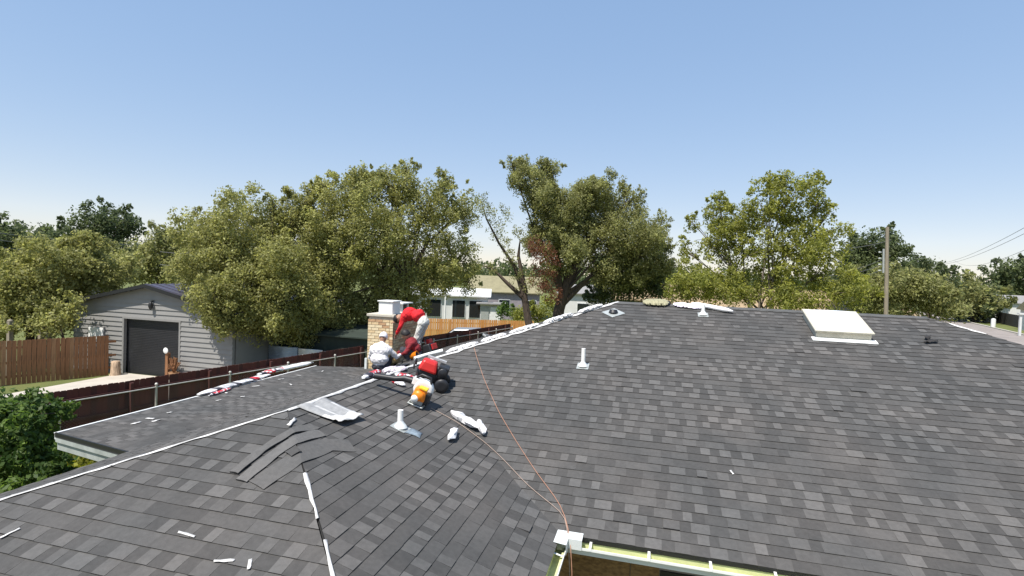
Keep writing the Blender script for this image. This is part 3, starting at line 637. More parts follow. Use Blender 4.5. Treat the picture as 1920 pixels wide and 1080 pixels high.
# ------------------------------------------------------------------ trees and shrubs
MT['bark'] = mat('dark_bark', (.075, .055, .042), .95, var=.4, scale=6, bump=.03, stretch=(2, 2, .5))
MT['bark2'] = mat('grey_bark', (.17, .14, .115), .95, var=.4, scale=6, bump=.03, stretch=(2, 2, .5))
LM = {'olive': leaf_mat('olive_leaves', (.155, .168, .048), (.53, .53, .175)),
      'bright': leaf_mat('green_leaves', (.04, .085, .02), (.19, .28, .055)),
      'grove': leaf_mat('grey_green_leaves', (.135, .148, .05), (.46, .47, .16)),
      'yellow': leaf_mat('yellow_green_leaves', (.14, .165, .035), (.46, .47, .095)),
      'dark': leaf_mat('dark_green_leaves', (.055, .082, .035), (.2, .24, .085)),
      'rust': leaf_mat('dead_brown_leaves', (.10, .04, .02), (.30, .14, .075)),
      'lawn': leaf_mat('ivy_leaves', (.10, .12, .015), (.36, .36, .05))}
def leaves(name, cen, size, ms, parent, tone, nrm=None, asp=.55):
    n = len(cen)
    nn = rng.normal(size=(n, 3)); nn[:, 2] += .5
    if nrm is not None: nn = nn*.85 + nrm*.9
    nn /= np.linalg.norm(nn, axis=1)[:, None]+1e-9
    d = rng.normal(size=(n, 3)); d[:, 2] -= .5; d -= nn*(d*nn).sum(1)[:, None]; d /= np.linalg.norm(d, axis=1)[:, None]+1e-9
    s = np.cross(d, nn); L = size*(.65+.7*rng.random(n))[:, None]; W_ = L*asp*.5; b0 = cen-d*L*.5
    v = np.empty((n, 4, 3), np.float32); v[:, 0] = b0; v[:, 1] = b0+d*L*.42+s*W_-nn*L*.07; v[:, 2] = b0+d*L-nn*L*.1; v[:, 3] = b0+d*L*.42-s*W_-nn*L*.07
    me = bpy.data.meshes.new(name); me.vertices.add(4*n); me.vertices.foreach_set('co', v.ravel())
    me.loops.add(4*n); me.loops.foreach_set('vertex_index', np.arange(4*n, dtype=np.int32)); me.polygons.add(n)
    me.polygons.foreach_set('loop_start', np.arange(0, 4*n, 4, dtype=np.int32)); me.polygons.foreach_set('loop_total', np.full(n, 4, np.int32))
    me.update(calc_edges=True)
    a = me.attributes.new('tone', 'FLOAT', 'POINT'); a.data.foreach_set('value', np.repeat(tone, 4).astype(np.float32)); me.materials.append(ms)
    return link(name, me, parent)
def lobe_points(c, r, n, clump, per):
    """n leaves on the shells of many small clumps that are spread through an ellipsoid, mostly near its skin"""
    k = max(4, n//per); q = rng.normal(size=(k, 3)); q /= np.linalg.norm(q, axis=1)[:, None]
    rad = rng.random(k)**.28*rng.uniform(.82, 1.08, k); cc = q*rad[:, None]*np.array(r) + np.array(c)
    cr = clump*rng.uniform(.55, 1.5, k); wts = cr**2; idx = rng.choice(k, n, p=wts/wts.sum())
    g = rng.normal(size=(n, 3)); g /= np.linalg.norm(g, axis=1)[:, None]
    rr = (rng.random(n)**.4)[:, None]; P = cc[idx] + g*rr*cr[idx][:, None]*np.array([1., 1., 1.05]); ct = rng.random(k)
    nr = g*.8 + q[idx]*.35; nr /= np.linalg.norm(nr, axis=1)[:, None]+1e-9
    return P, np.clip(.12+.6*ct[idx]+.4*(rng.random(n)-.3), 0, 1), nr
DF = 2.6
def tree(label, base, lobes, D, lm, dens=210, bark='bark', trunk_r=.22, fork=.42, leafk=1., clump=.30, group=None, name='leafy_tree', cat='tree', stems=1, per=34, twig=True, spray=5):
    """lobes: (px, py, rx, ry[, depth offset[, density factor]]) as seen at distance D"""
    e = empty(name, (base[0], base[1], 0)); tag(e, label, cat, group); B = Vector((base[0], base[1], 0)); k = D/FPX
    L = []
    for l in lobes:
        dz = l[4] if len(l) > 4 else random.uniform(-1, 1)*min(l[2], l[3])*k*.7; c = at(l[0], l[1], D+dz); L.append((c-B, l[2]*k, l[3]*k, l[5] if len(l) > 5 else 1))
    for c, rx, rz_, df in list(L):                    # ragged outline: small sprays pushing out of each mass
        for _ in range(spray):
            a = random.uniform(0, 6.283); el_ = random.uniform(-.5, 1.3); k_ = random.uniform(.18, .38)
            L.append((c+Vector((math.cos(a)*math.cos(el_)*rx, math.sin(a)*math.cos(el_)*rx, math.sin(el_)*rz_))*random.uniform(.92, 1.16), rx*k_, rx*k_*random.uniform(.8, 1.5), df*random.uniform(.5, 1.0)))
    pts = []; tn = []; nr_ = []; leaf = max(.085, .0044*D)*leafk
    for c, rx, rz_, df in L:
        n = int(math.pi*rx*rz_*dens*df*(.12/leaf)**2*DF)+30; ry = (rx+rz_)/2
        p, t, q_ = lobe_points(c, (rx*.80, ry*.80, rz_*.80), n, min(clump*1.0*leaf/.12, rx*.45), per); pts.append(p); tn.append(t); nr_.append(q_)
    P = np.concatenate(pts); T = np.concatenate(tn); keep = P[:, 2] > .15; leaves('crown', P[keep], leaf, LM[lm], e, T[keep], np.concatenate(nr_)[keep])
    tk = MB(); top = max(c.z for c, *_ in L); cx = sum((c.x for c, *_ in L))/len(L); cy = sum((c.y for c, *_ in L))/len(L)
    for s in range(stems):
        a = 6.28*s/max(stems, 1); off = Vector((math.cos(a), math.sin(a), 0))*trunk_r*1.4*(stems > 1)
        F_ = Vector((cx*fork+off.x*2, cy*fork+off.y*2, top*fork)); mid = F_*.5+Vector((random.uniform(-.15, .15), random.uniform(-.15, .15), 0))
        tk.tube([off-Vector((0, 0, .1)), off+Vector((0, 0, .25)), mid, F_], [trunk_r*1.35, trunk_r*1.05, trunk_r*.85, trunk_r*.62], 10)
        for j, (c, rx, rz_, df) in enumerate(L):
            if j % stems != s or j >= len(lobes): continue
            m1 = F_.lerp(c, .5)+Vector((random.uniform(-.3, .3), random.uniform(-.3, .3), random.uniform(-.1, .3)))
            tk.tube([F_, m1, c], [trunk_r*.34, trunk_r*.2, trunk_r*.08], 7)
            if twig:
                for _ in range(5):
                    e2 = c+Vector((random.uniform(-.6, .6)*rx, random.uniform(-.6, .6)*rx, random.uniform(-.4, .6)*rz_)); tk.tube([m1.lerp(c, random.uniform(.3, 1)), (c+e2)/2+Vector((0, 0, .1)), e2], [trunk_r*.10, trunk_r*.06, .01], 5)
    tk.build('trunk', MT[bark], e)
    return e
G2 = lambda px, D: (at(px, 560, D).x, at(px, 560, D).y)
tree('broad olive green tree overhanging the right side of the grey garage', G2(520, 28.5), [(430, 465, 70, 70), (485, 425, 70, 55), (545, 445, 75, 75), (450, 550, 75, 70, -1.5), (540, 560, 90, 75, -1.5), (600, 510, 70, 85), (392, 510, 48, 80), (425, 590, 38, 38, -2), (560, 400, 38, 38), (600, 600, 55, 45), (500, 612, 75, 28, -1), (400, 430, 35, 45), (360, 480, 22, 50, 1), (363, 425, 22, 28, 2, .6), (510, 385, 18, 20, 0, .6), (575, 378, 16, 18, 0, .6), (470, 590, 50, 40, -2), (560, 625, 50, 28, -1), (520, 500, 70, 60), (400, 560, 40, 48, -2.5), (420, 612, 24, 20, -2.5)], 28, 'olive', dens=270, trunk_r=.24, stems=2)
tree('tall dense olive green tree rising behind the brick chimney', G2(745, 29), [(640, 375, 50, 48), (605, 355, 26, 26, 0, .7), (668, 350, 24, 28, 0, .7), (740, 352, 55, 46), (720, 325, 26, 20, 0, .6), (765, 318, 24, 16, 0, .6), (805, 385, 58, 52), (835, 350, 22, 28, 0, .5), (868, 395, 30, 55, 0, .6), (700, 440, 85, 75), (800, 455, 75, 72, 0, .8), (740, 535, 95, 70), (640, 470, 60, 75), (868, 490, 40, 48, 0, .8), (815, 530, 50, 36, 0, .8), (640, 615, 36, 55), (690, 595, 45, 50), (880, 530, 24, 26, 0, .5), (690, 350, 30, 30), (690, 640, 36, 30, 0), (625, 560, 45, 50), (760, 590, 40, 40), (650, 660, 22, 30)], 28.5, 'olive', dens=270, trunk_r=.27, stems=2)
# the centre tree with its bare leaning limb
ct = tree('grey green tree with split dark trunk behind the left hip', G2(1040, 33), [(985, 335, 44, 36), (1035, 318, 26, 18, 0, .6), (960, 310, 18, 14, 0, .5), (1050, 388, 60, 42), (1120, 398, 74, 55), (1090, 455, 82, 52), (1180, 435, 65, 55), (1160, 505, 80, 50), (1222, 470, 34, 60, 0, .7), (1055, 430, 50, 45), (1120, 355, 45, 24, 0, .7), (1180, 375, 26, 24, 0, .5), (1240, 425, 20, 34, 0, .5), (1050, 490, 45, 35, 0, .6), (1005, 440, 22, 28, 0, .6), (1015, 365, 42, 30), (1025, 415, 46, 36), (1010, 460, 36, 30, 0, .8), (1095, 375, 40, 30, 0, .8)], 33, 'grove', dens=330, trunk_r=.30, fork=.32, leafk=.85)
B = ct.location; lim = MB()
def limb(mb, pp_, rr, D=33, seg=9): mb.tube([at(x, y, D)-B for x, y, *dd in pp_], rr, seg)
limb(lim, [(1000, 640), (990, 600), (983, 555), (965, 500), (935, 455), (912, 410), (903, 380)], [.26, .23, .2, .11, .075, .045, .015])
limb(lim, [(983, 560), (950, 530), (925, 505), (905, 498)], [.16, .11, .07, .03])
limb(lim, [(985, 550), (972, 480), (975, 450)], [.18, .10, .03]); limb(lim, [(1040, 640), (1048, 580), (1065, 525), (1090, 480), (1105, 440)], [.38, .34, .28, .2, .12])
limb(lim, [(1050, 575), (1080, 545), (1125, 500)], [.2, .16, .08]); lim.build('limb', MT['bark'], ct)
def extra(parent, lobes, D, lm, dens, nm='foliage', leafk=.85, clump=.25):
    pts = []; tn = []; B_ = parent.location; k = D/FPX; leaf = max(.085, .0042*D)*leafk
    for px, py, rx, ry in lobes:
        p, t, q_ = lobe_points(at(px, py, D)-B_, (rx*k, (rx+ry)*k/2, ry*k), int(math.pi*rx*ry*k*k*dens*(.12/leaf)**2)+20, clump, 30); pts.append(p); tn.append(t)
    return leaves(nm, np.concatenate(pts), leaf, LM[lm], parent, np.concatenate(tn))
extra(ct, [(1022, 500, 28, 46), (1005, 455, 18, 18), (1030, 545, 22, 24)], 30.6, 'rust', 320)
extra(ct, [(910, 400, 18, 36), (900, 380, 18, 24), (930, 430, 20, 22), (945, 400, 14, 18), (960, 480, 16, 18), (925, 500, 18, 12), (985, 530, 25, 25), (1010, 530, 20, 20), (950, 460, 16, 20), (970, 440, 14, 18)], 32.6, 'grove', 200)
tree('dark shrubby tree filling the gap right of the split trunk', G2(1190, 34), [(1195, 525, 58, 45), (1150, 545, 45, 30), (1235, 520, 28, 50), (1180, 480, 60, 40), (1120, 560, 22, 20)], 34.5, 'dark', dens=300, trunk_r=.15)
tree('airy yellow green tree with gaps of sky above the ridge', G2(1440, 27), [(1440, 395, 55, 40), (1390, 420, 50, 42), (1340, 405, 28, 30), (1300, 420, 18, 20, 0, .6), (1345, 372, 10, 10, 0, .4), (1480, 365, 48, 32), (1445, 350, 16, 14, 0, .5), (1532, 385, 20, 42), (1550, 400, 16, 14, 0, .5), (1440, 470, 100, 50, 0, .7), (1505, 455, 62, 45), (1360, 470, 48, 42, 0, .8), (1540, 505, 55, 48), (1420, 540, 85, 34), (1330, 455, 40, 28, 0, .5), (1285, 470, 22, 25, 0, .5)], 27, 'yellow', dens=170, trunk_r=.17, stems=3, fork=.35, leafk=1.0, clump=.2, per=26, bark='bark2')
tree('low yellow shrub in front of the tan roofed house', G2(1320, 25), [(1305, 530, 52, 38), (1360, 548, 55, 30), (1275, 545, 30, 28)], 25, 'yellow', dens=230, trunk_r=.08, name='shrub', cat='shrub', stems=3)
tree('low yellow green shrub under the airy tree near the skylight', G2(1480, 26), [(1470, 560, 50, 26), (1540, 560, 55, 28), (1590, 545, 40, 35)], 26, 'yellow', dens=170, trunk_r=.08, name='shrub', cat='shrub', stems=3)
tree('tall dark green tree behind the utility pole', G2(1640, 46), [(1640, 462, 40, 32), (1605, 475, 26, 28), (1672, 465, 18, 36), (1640, 510, 55, 40), (1600, 530, 45, 40)], 46, 'dark', dens=300, trunk_r=.3)
tree('bushy dark green tree right of the utility pole', G2(1720, 34), [(1650, 545, 50, 36), (1700, 535, 45, 30), (1740, 555, 40, 34), (1775, 575, 30, 20), (1690, 575, 50, 22)], 34, 'grove', dens=300, trunk_r=.14, stems=2)
far = 'trees lining the far end of the street'
tree('far rounded tree with flat top above the bushy one', G2(1745, 90), [(1730, 510, 40, 22), (1760, 530, 28, 25), (1700, 510, 25, 20)], 90, 'dark', dens=230, trunk_r=.4, group=far)
tree('far light green tree at the end of the street', G2(1830, 120), [(1815, 545, 40, 20), (1790, 555, 30, 20), (1845, 560, 30, 22), (1810, 570, 40, 16)], 120, 'grove', dens=220, trunk_r=.4, group=far)
tree('far dark tree with open top over the street fence', G2(1895, 150), [(1880, 515, 26, 20), (1905, 505, 24, 16), (1900, 545, 34, 26), (1930, 530, 28, 30), (1870, 550, 20, 25), (1890, 568, 36, 10)], 150, 'dark', dens=200, trunk_r=.4, group=far)
# left side
tree('sprawling olive tree left of the garage with low branches', G2(60, 34), [(60, 540, 65, 45), (120, 560, 50, 45), (30, 590, 45, 35), (95, 595, 45, 26), (160, 520, 60, 40), (10, 560, 35, 40), (110, 500, 60, 40), (200, 510, 50, 30), (145, 480, 40, 30), (50, 500, 40, 30), (-30, 600, 40, 40)], 34, 'olive', dens=270, trunk_r=.2, stems=2)
tree('tall round topped tree standing above the left of the garage', G2(200, 55), [(175, 420, 36, 24), (215, 418, 36, 22), (245, 430, 18, 20), (180, 460, 50, 26), (210, 480, 60, 30)], 55, 'dark', dens=250, trunk_r=.3)
tree('yellowish tree behind the garage ridge', G2(310, 46), [(300, 460, 28, 28), (265, 490, 45, 30), (330, 470, 24, 30), (310, 440, 14, 14), (230, 510, 50, 24), (300, 515, 50, 20)], 46, 'grove', dens=270, trunk_r=.2)
tree('dark leafy tree at the left behind the power lines', G2(10, 62), [(10, 445, 34, 24), (-20, 460, 40, 35), (25, 475, 24, 30), (0, 490, 40, 25)], 62, 'dark', dens=260, trunk_r=.3)
tree('low far treetop between the dark tree and the round tree', G2(90, 75), [(85, 445, 36, 14), (60, 465, 40, 20), (115, 455, 30, 18)], 75, 'dark', dens=250, trunk_r=.3)
tree('small bushy tree beside the left garage wall', G2(120, 30.5), [(110, 600, 26, 20), (80, 615, 30, 14, 0, .6), (125, 575, 22, 24)], 30.5, 'olive', dens=220, trunk_r=.1, stems=2)
# hedge of distant trees closing the horizon, seen only through gaps
mass = []; mt_ = []
for i in range(240):
    a = R(-75 + 120*i/239); Dm = random.uniform(150, 230); c = (CAM.x+Dm*math.sin(a), CAM.y+Dm*math.cos(a), random.uniform(3, 6)); p, t, q_ = lobe_points(c, (5, 5, random.uniform(3, 6)), 300, 1.0, 12); mass.append(p); mt_.append(t)
fw = leaves('distant_woods', np.concatenate(mass), 1.1, LM['dark'], None, np.concatenate(mt_)); tag(fw, 'distant belt of dark green trees closing the horizon', 'trees', kind='stuff')
# near bush beside the porch and ground ivy
tree('lush bright green bush beside the chain link end post', G2(25, 13.2), [(20, 800, 60, 42, -.6), (70, 800, 38, 34, 0), (10, 860, 60, 45, -.8), (65, 865, 45, 40, -.4), (-40, 830, 50, 60, 0), (30, 910, 60, 30, -1.2), (90, 880, 20, 28, -.4), (-10, 770, 40, 26, 0)], 12.6, 'bright', dens=330, trunk_r=.05, stems=4, name='bush', cat='bush', leafk=1.1, clump=.16)
iv = empty('ivy_patch', (-12.2, 4.3, 0)); tag(iv, 'low yellow green ivy on the ground below the porch rake', 'ivy')
pp_ = []; 
for i in range(2600): pp_.append((random.gauss(0, .55), random.gauss(0, .7), abs(random.gauss(.15, .2))))
leaves('foliage', np.array(pp_), .13, LM['lawn'], iv, rng.random(len(pp_)))
tree('loose yellow green hedge between the leaning trunk and the pale house', G2(1010, 42), [(975, 592, 24, 14), (1005, 585, 24, 20), (1030, 575, 18, 24)], 42, 'yellow', dens=240, trunk_r=.06, name='shrub', cat='shrub', stems=2)
tree('dark hedge filling under the far trees by the street', G2(1800, 125), [(1760, 580, 40, 16), (1800, 576, 40, 18), (1840, 572, 30, 18), (1815, 560, 30, 20)], 122, 'dark', dens=240, trunk_r=.2, name='shrub', cat='shrub')
gs = tree('bright green shrub beside the small white shed', G2(950, 45), [(945, 585, 20, 14), (962, 590, 14, 12)], 45, 'bright', dens=260, trunk_r=.06, name='shrub', cat='shrub')
# ------------------------------------------------------------------ things lying on the roof
MT['red'] = mat('red_plastic', (.55, .022, .018), .4, var=.1, scale=8)
MT['redprint'] = mat('red_print', (.50, .03, .045), .6, var=.35, scale=22)
MT['blackprint'] = mat('black_print', (.04, .035, .045), .6, var=.5, scale=22)
MT['wrap'] = mat('white_wrapper', (.80, .78, .77), .5, var=.1, scale=14, bump=.004)
MT['wrapgrey'] = mat('clear_wrapper', (.45, .45, .45), .35, var=.3, scale=14, bump=.004)
MT['orange'] = mat('orange_plastic', (.85, .24, .012), .4, var=.08, scale=9)
MT['yellowp'] = mat('yellow_plastic', (.85, .55, .03), .4)
MT['canvas'] = mat('tan_canvas', (.50, .36, .16), .9, var=.25, scale=14, bump=.006)
MT['hose'] = mat('orange_hose', (.38, .20, .13), .55, var=.12, scale=8)
MT['hose2'] = mat('dusty_tan_hose', (.33, .25, .2), .6, var=.12, scale=8)
MT['bluemark'] = mat('blue_grey_tint', (.20, .25, .29), .9, var=.3, scale=25)
MT['tarp'] = mat('greenish_tarp', (.30, .28, .17), .7, var=.2, scale=6)
def onporch(px, py):
    d = ray(px, py); t = (PP.O-CAM).dot(PP.n)/d.dot(PP.n); return CAM+d*t
def crumple(name, label, cat, a, b, w_, h_, mats, bands, n=22, seg=10, noise=.18, group=None, lift=.0, nrm=None):
    """a flattened, creased bag or roll from a to b lying on the roof; bands: (t0, t1, material index)"""
    a, b = Vector(a), Vector(b); d = (b-a).normalized(); up = nrm or normal_at((a.x+b.x)/2, (a.y+b.y)/2); sd_ = up.cross(d).normalized()
    vs = []; fs = []; mi = []
    for i in range(n+1):
        t = i/n; c = a.lerp(b, t)+up*(h_/2+.012+lift); e_ = .35+.65*min(1, 6*t, 6*(1-t))
        for k in range(seg):
            q = 2*math.pi*k/seg; r = 1+random.uniform(-noise, noise)
            vs.append(c+sd_*math.cos(q)*w_/2*r*e_+up*max(math.sin(q)*h_/2*r*e_, -h_/2))
    for i in range(n):
        t = (i+.5)/n; m = 0
        for k in range(seg):
            m = 0
            for t0, t1, x in bands:
                if t0 <= t <= t1 and random.random() < .72: m = x
            fs.append((i*seg+k, i*seg+(k+1) % seg, (i+1)*seg+(k+1) % seg, (i+1)*seg+k)); mi.append(m)
    mb = MB(); mb.v = [tuple(v) for v in vs]; mb.f = fs; mb.m = mi; mb.smooth = [noise < .2]*len(fs)
    mb.f += [tuple(range(seg))[::-1], tuple(range(n*seg, n*seg+seg))]; mb.m += [0, 0]; mb.smooth += [False]*2
    o = mb.build(name, mats); o.location = a; o.data.transform(Matrix.Translation(-a)); return tag(o, label, cat, group)
def scrap(label, px, py, w_, l_, ang, m='under_white', group=None, porch=False, h=.014, n=4, curl=.008, name='scrap', cat='scrap'):
    p = onporch(px, py) if porch else onroof(px, py); up = PP.n if porch else normal_at(p.x, p.y); x = Vector((math.cos(ang), math.sin(ang), 0)); x = (x-up*x.dot(up)).normalized(); y = up.cross(x)
    vs = [x*l_*(i/n-.5)*(1+random.uniform(-.1, .1))+y*w_*(j/2-.5)*(1+random.uniform(-.3, .3))+up*(h+random.uniform(0, curl)) for i in range(n+1) for j in range(3)]
    fs = [(i*3+j, i*3+j+1, i*3+j+4, i*3+j+3) for i in range(n) for j in range(2)]
    o = MB().add(vs, fs, 0, True).build(name, MT[m]); o.location = p; s = o.modifiers.new('solid', 'SOLIDIFY'); s.thickness = .0012
    return tag(o, label, cat, group)
def drape_path(name, label, cat, pxs, w_, m, lift=.016, thick=.006, tone=.1, n=26, step=None, group=None, edge=None):
    """a strip laid over the roof along image-picked points that are turned into plan positions"""
    P = [onroof(*q) for q in pxs]; S = [0]
    for i in range(len(P)-1): S.append(S[-1]+(P[i+1]-P[i]).length)
    ev = lambda s: next((P[i].lerp(P[i+1], (s-S[i])/(S[i+1]-S[i])) for i in range(len(P)-1) if s <= S[i+1]+1e-9), P[-1])
    base = P[0].copy(); vs = []; 
    for i in range(n+1):
        s = S[-1]*i/n; c = ev(s); a, b = ev(max(0, s-.05)), ev(min(S[-1], s+.05)); d = (b-a); d.z = 0; d.normalize(); nn = Vector((-d.y, d.x, 0))
        for k in range(5):
            q = c+nn*w_*(k/4-.5); q.z = roofz(q.x, q.y)+lift+.004*math.sin(i*.7+k); vs.append(q-base)
    fs = [(i*5+k, i*5+k+1, (i+1)*5+k+1, (i+1)*5+k) for i in range(n) for k in range(4)]
    mb = MB().add(vs, fs, 0, False); o = mb.build(name, [MT[m], MT['asphalt_edge']]); o.location = base
    at_ = o.data.attributes.new('tone', 'FLOAT', 'POINT'); at_.data.foreach_set('value', [tone]*len(vs))
    s_ = o.modifiers.new('solid', 'SOLIDIFY'); s_.thickness = thick; s_.offset = 1
    if m == 'shingle': s_.material_offset_rim = 1
    return tag(o, label, cat, group)
W3 = [MT['wrap'], MT['redprint'], MT['blackprint'], MT['wrapgrey']]
# wrappers along the porch eave
crumple('shingle_wrapper', 'long crumpled white and red wrapper drooping off the porch eave', 'wrapper', onporch(372, 744), onporch(505, 706), .26, .08, W3, [(.2, .5, 3), (.16, .22, 2), (.42, .5, 2), (.5, .62, 3), (.62, .70, 2), (.70, .76, 1)], nrm=PP.n, n=30)
crumple('shingle_wrapper', 'red edged flat strip beside the drooping porch wrapper', 'wrapper', onporch(392, 745), onporch(432, 731), .12, .05, W3, [(.2, .95, 1), (0, .2, 2)], nrm=PP.n, noise=.1)
crumple('shingle_wrapper', 'stiff white wrapper with red and black print lying along the porch eave', 'wrapper', onporch(484, 707), onporch(586, 684), .26, .11, W3, [(.04, .1, 2), (.1, .22, 1), (.22, .3, 2), (.36, .41, 1), (.3, .36, 3), (.93, .99, 2)], nrm=PP.n, n=30, noise=.06)
# wrappers and bags by the ridge
crumple('shingle_wrapper', 'open ended white and red wrapper on the ridge behind the blower tube', 'wrapper', onroof(684, 716), onroof(712, 704), .16, .10, W3, [(.1, .35, 2), (.35, .9, 1)], noise=.12)
crumple('shingle_wrapper', 'dark red printed wrapper lying between the blower and the seated worker', 'wrapper', onroof(722, 703), onroof(776, 716), .20, .07, W3, [(.0, .25, 2), (.3, .45, 3), (.45, .95, 1)], noise=.15)
crumple('shingle_wrapper', 'pale lilac wrapper heaped beside the seated worker', 'wrapper', onroof(724, 700), onroof(758, 699), .22, .09, [mat('lilac_wrapper', (.62, .56, .62), .6, var=.2, scale=12), MT['redprint'], MT['blackprint'], MT['wrapgrey']], [(.6, .7, 2)], noise=.25)
crumple('shingle_wrapper', 'small white wrapper end under the blower tube', 'wrapper', onroof(732, 718), onroof(758, 726), .10, .05, W3, [(0, .25, 1)], noise=.2)
for i, (x0, y0, x1, y1, w_, l_) in enumerate(((845, 661, 905, 644, .22, 'long loose white liner along the hip nearest the tool bag'), (912, 641, 958, 628, .26, 'thick folded white liner midway up the hip'), (965, 627, 1020, 613, .2, 'white and pink creased liner on the upper hip'), (1030, 610, 1085, 594, .2, 'narrow white liner on the hip in front of the pale house'), (1095, 592, 1140, 577, .16, 'small white liner next to the square vent flashing'))):
    a, b = onroof(x0, y0+3), onroof(x1, y1+3); of = Vector((-.12, .12, 0)); a = a+of; b = b+of; a.z = roofz(a.x, a.y); b.z = roofz(b.x, b.y)
    crumple('liner', l_, 'liner', a, b, w_, .07, W3, [(.55, .62, 3)], noise=.3, n=26)
# peeled underlayment flap by the wing ridge
A0, A1, B0, B1 = onroof(556, 766), onroof(612, 751), onroof(640, 803), onroof(682, 789)
mb = MB(); n1, n2 = 16, 8; vs = []; fs = []; mi = []
for i in range(n1+1):
    for j in range(n2+1):
        t, s = i/n1, j/n2; p = A0.lerp(A1, s).lerp(B0.lerp(B1, s), t); z_ = roofz(p.x, p.y)+.018+.035*t*t+random.uniform(0, .022)*(t > .7)+.012*math.sin(s*9); vs.append(Vector((p.x, p.y, z_))-A0)
for i in range(n1):
    for j in range(n2): k = i*(n2+1)+j; fs.append((k, k+1, k+n2+2, k+n2+1)); mi.append(1 if (i > n1*.72 or j == n2-1 and i > 2 or (j == 3 and i > 1) or (j == 0 and i > 8)) else 0)
mb.v = [tuple(v) for v in vs]; mb.f = fs; mb.m = mi; mb.smooth = [True]*len(fs)
o = mb.build('underlayment_flap', [MT['under_grey'], MT['under_white']]); o.location = A0; s_ = o.modifiers.new('solid', 'SOLIDIFY'); s_.thickness = .006; tag(o, 'grey and white underlayment sheet peeled back over the wing ridge', 'underlayment')
# white tissue-like debris
crumple('debris', 'forked crumpled white wrapper beside the hose', 'debris', onroof(843, 779), onroof(902, 812), .13, .10, W3, [(.25, .38, 3)], noise=.42, n=7, seg=6)
crumple('debris', 'upright end of the forked white wrapper', 'debris', onroof(908, 822), onroof(897, 797), .10, .11, W3, [], noise=.4, n=4, seg=6)
crumple('debris', 'small white paper ball on the court slope', 'debris', onroof(838, 832), onroof(854, 812), .10, .09, W3, [], noise=.4, n=4, seg=6)
scrap('crooked white strip just below the ridge flap', 546, 795, .035, .20, R(-70), h=.02)
scrap('blue grey smear below the vent pipe', 772, 812, .16, .24, R(10), 'bluemark', h=.0145, curl=0, name='blue_grey_smear', cat='mark')  # thin blue-grey patch laid flat on the shingles
for px, py, l_, a_, lab in ((350, 1006, .17, R(-5), 'white sliver under a lifted shingle on the hip end'), (422, 1056, .15, R(15), 'long white sliver near the bottom hip strip'), (469, 1063, .09, R(-60), 'short white sliver beside the long sliver on the hip end'), (60, 920, .3, R(45), 'pale strip on the left hip'), (20, 1005, .12, R(70), 'broken grey chip on the far left of the hip end'),
                            (1372, 888, .07, R(110), 'tiny pale nail strip on the wide front slope'), (1745, 644, .22, R(20), 'dark curled shingle offcut beyond the skylight'), (1738, 636, .2, R(60), 'dark bent offcut leaning on another beyond the skylight')):
    scrap(lab, px, py, .022 if px < 1700 else .07, l_, a_, 'under_white' if px < 1700 else 'asphalt_edge', curl=.005 if px < 1700 else .06)
for px, py in ((255, 795), (282, 786), (294, 790), (318, 775), (352, 770), (410, 752), (455, 745), (425, 738), (480, 725), (560, 705), (527, 712), (605, 697), (545, 722)):
    scrap('small white paper scrap strewn on the porch shingles', px, py, random.uniform(.03, .06), random.uniform(.08, .18), random.uniform(0, 3), group='scraps on the porch roof', porch=py < 770 or px < 330, curl=.008)
drape_path('loose_shingle', 'dark edged loose shingle lying on the slope behind the wing ridge', 'shingle', [(462, 772), (500, 757), (526, 744)], .16, 'shingle', tone=.09, n=10)
drape_path('cap_strip', 'upper long shingle strip bent over the hip', 'shingle strip', [(438, 893), (490, 850), (540, 818), (588, 806)], .10, 'shingle', tone=.11, lift=.03, thick=.012)
drape_path('cap_strip', 'lower long shingle strip bent over the hip beside the first', 'shingle strip', [(452, 905), (510, 860), (556, 828), (602, 815)], .13, 'shingle', tone=.125, lift=.022, thick=.012)
drape_path('loose_shingle', 'wide loose shingle sheet folded over the hip below the strips', 'shingle', [(480, 915), (540, 873), (572, 853), (610, 838), (660, 838)], .22, 'shingle', tone=.10, lift=.016, thick=.008)
drape_path('loose_shingle', 'dark square shingle patch on the folded sheet', 'shingle', [(540, 858), (560, 846)], .12, 'shingle', tone=.07, lift=.028, n=4)
# roll near the ridge
crumple('underlayment_roll', 'white underlayment roll lying below the main ridge', 'roll', onroof(1296, 574), onroof(1374, 589), .10, .09, W3, [], noise=.04, n=16, lift=.0)
crumple('liner', 'flattened lilac liner unrolled next to the underlayment roll', 'liner', onroof(1262, 573), onroof(1318, 580), .22, .05, [mat('lilac_liner', (.66, .60, .68), .6, var=.15, scale=8)], [], noise=.2)
a, b = onroof(1205, 571), onroof(1256, 572.5)
crumple('tarp', 'greenish folded tarp on the main ridge', 'tarp', a, b, .3, .09, [MT['tarp'], MT['black_plastic']], [(.9, 1, 1)], noise=.2)
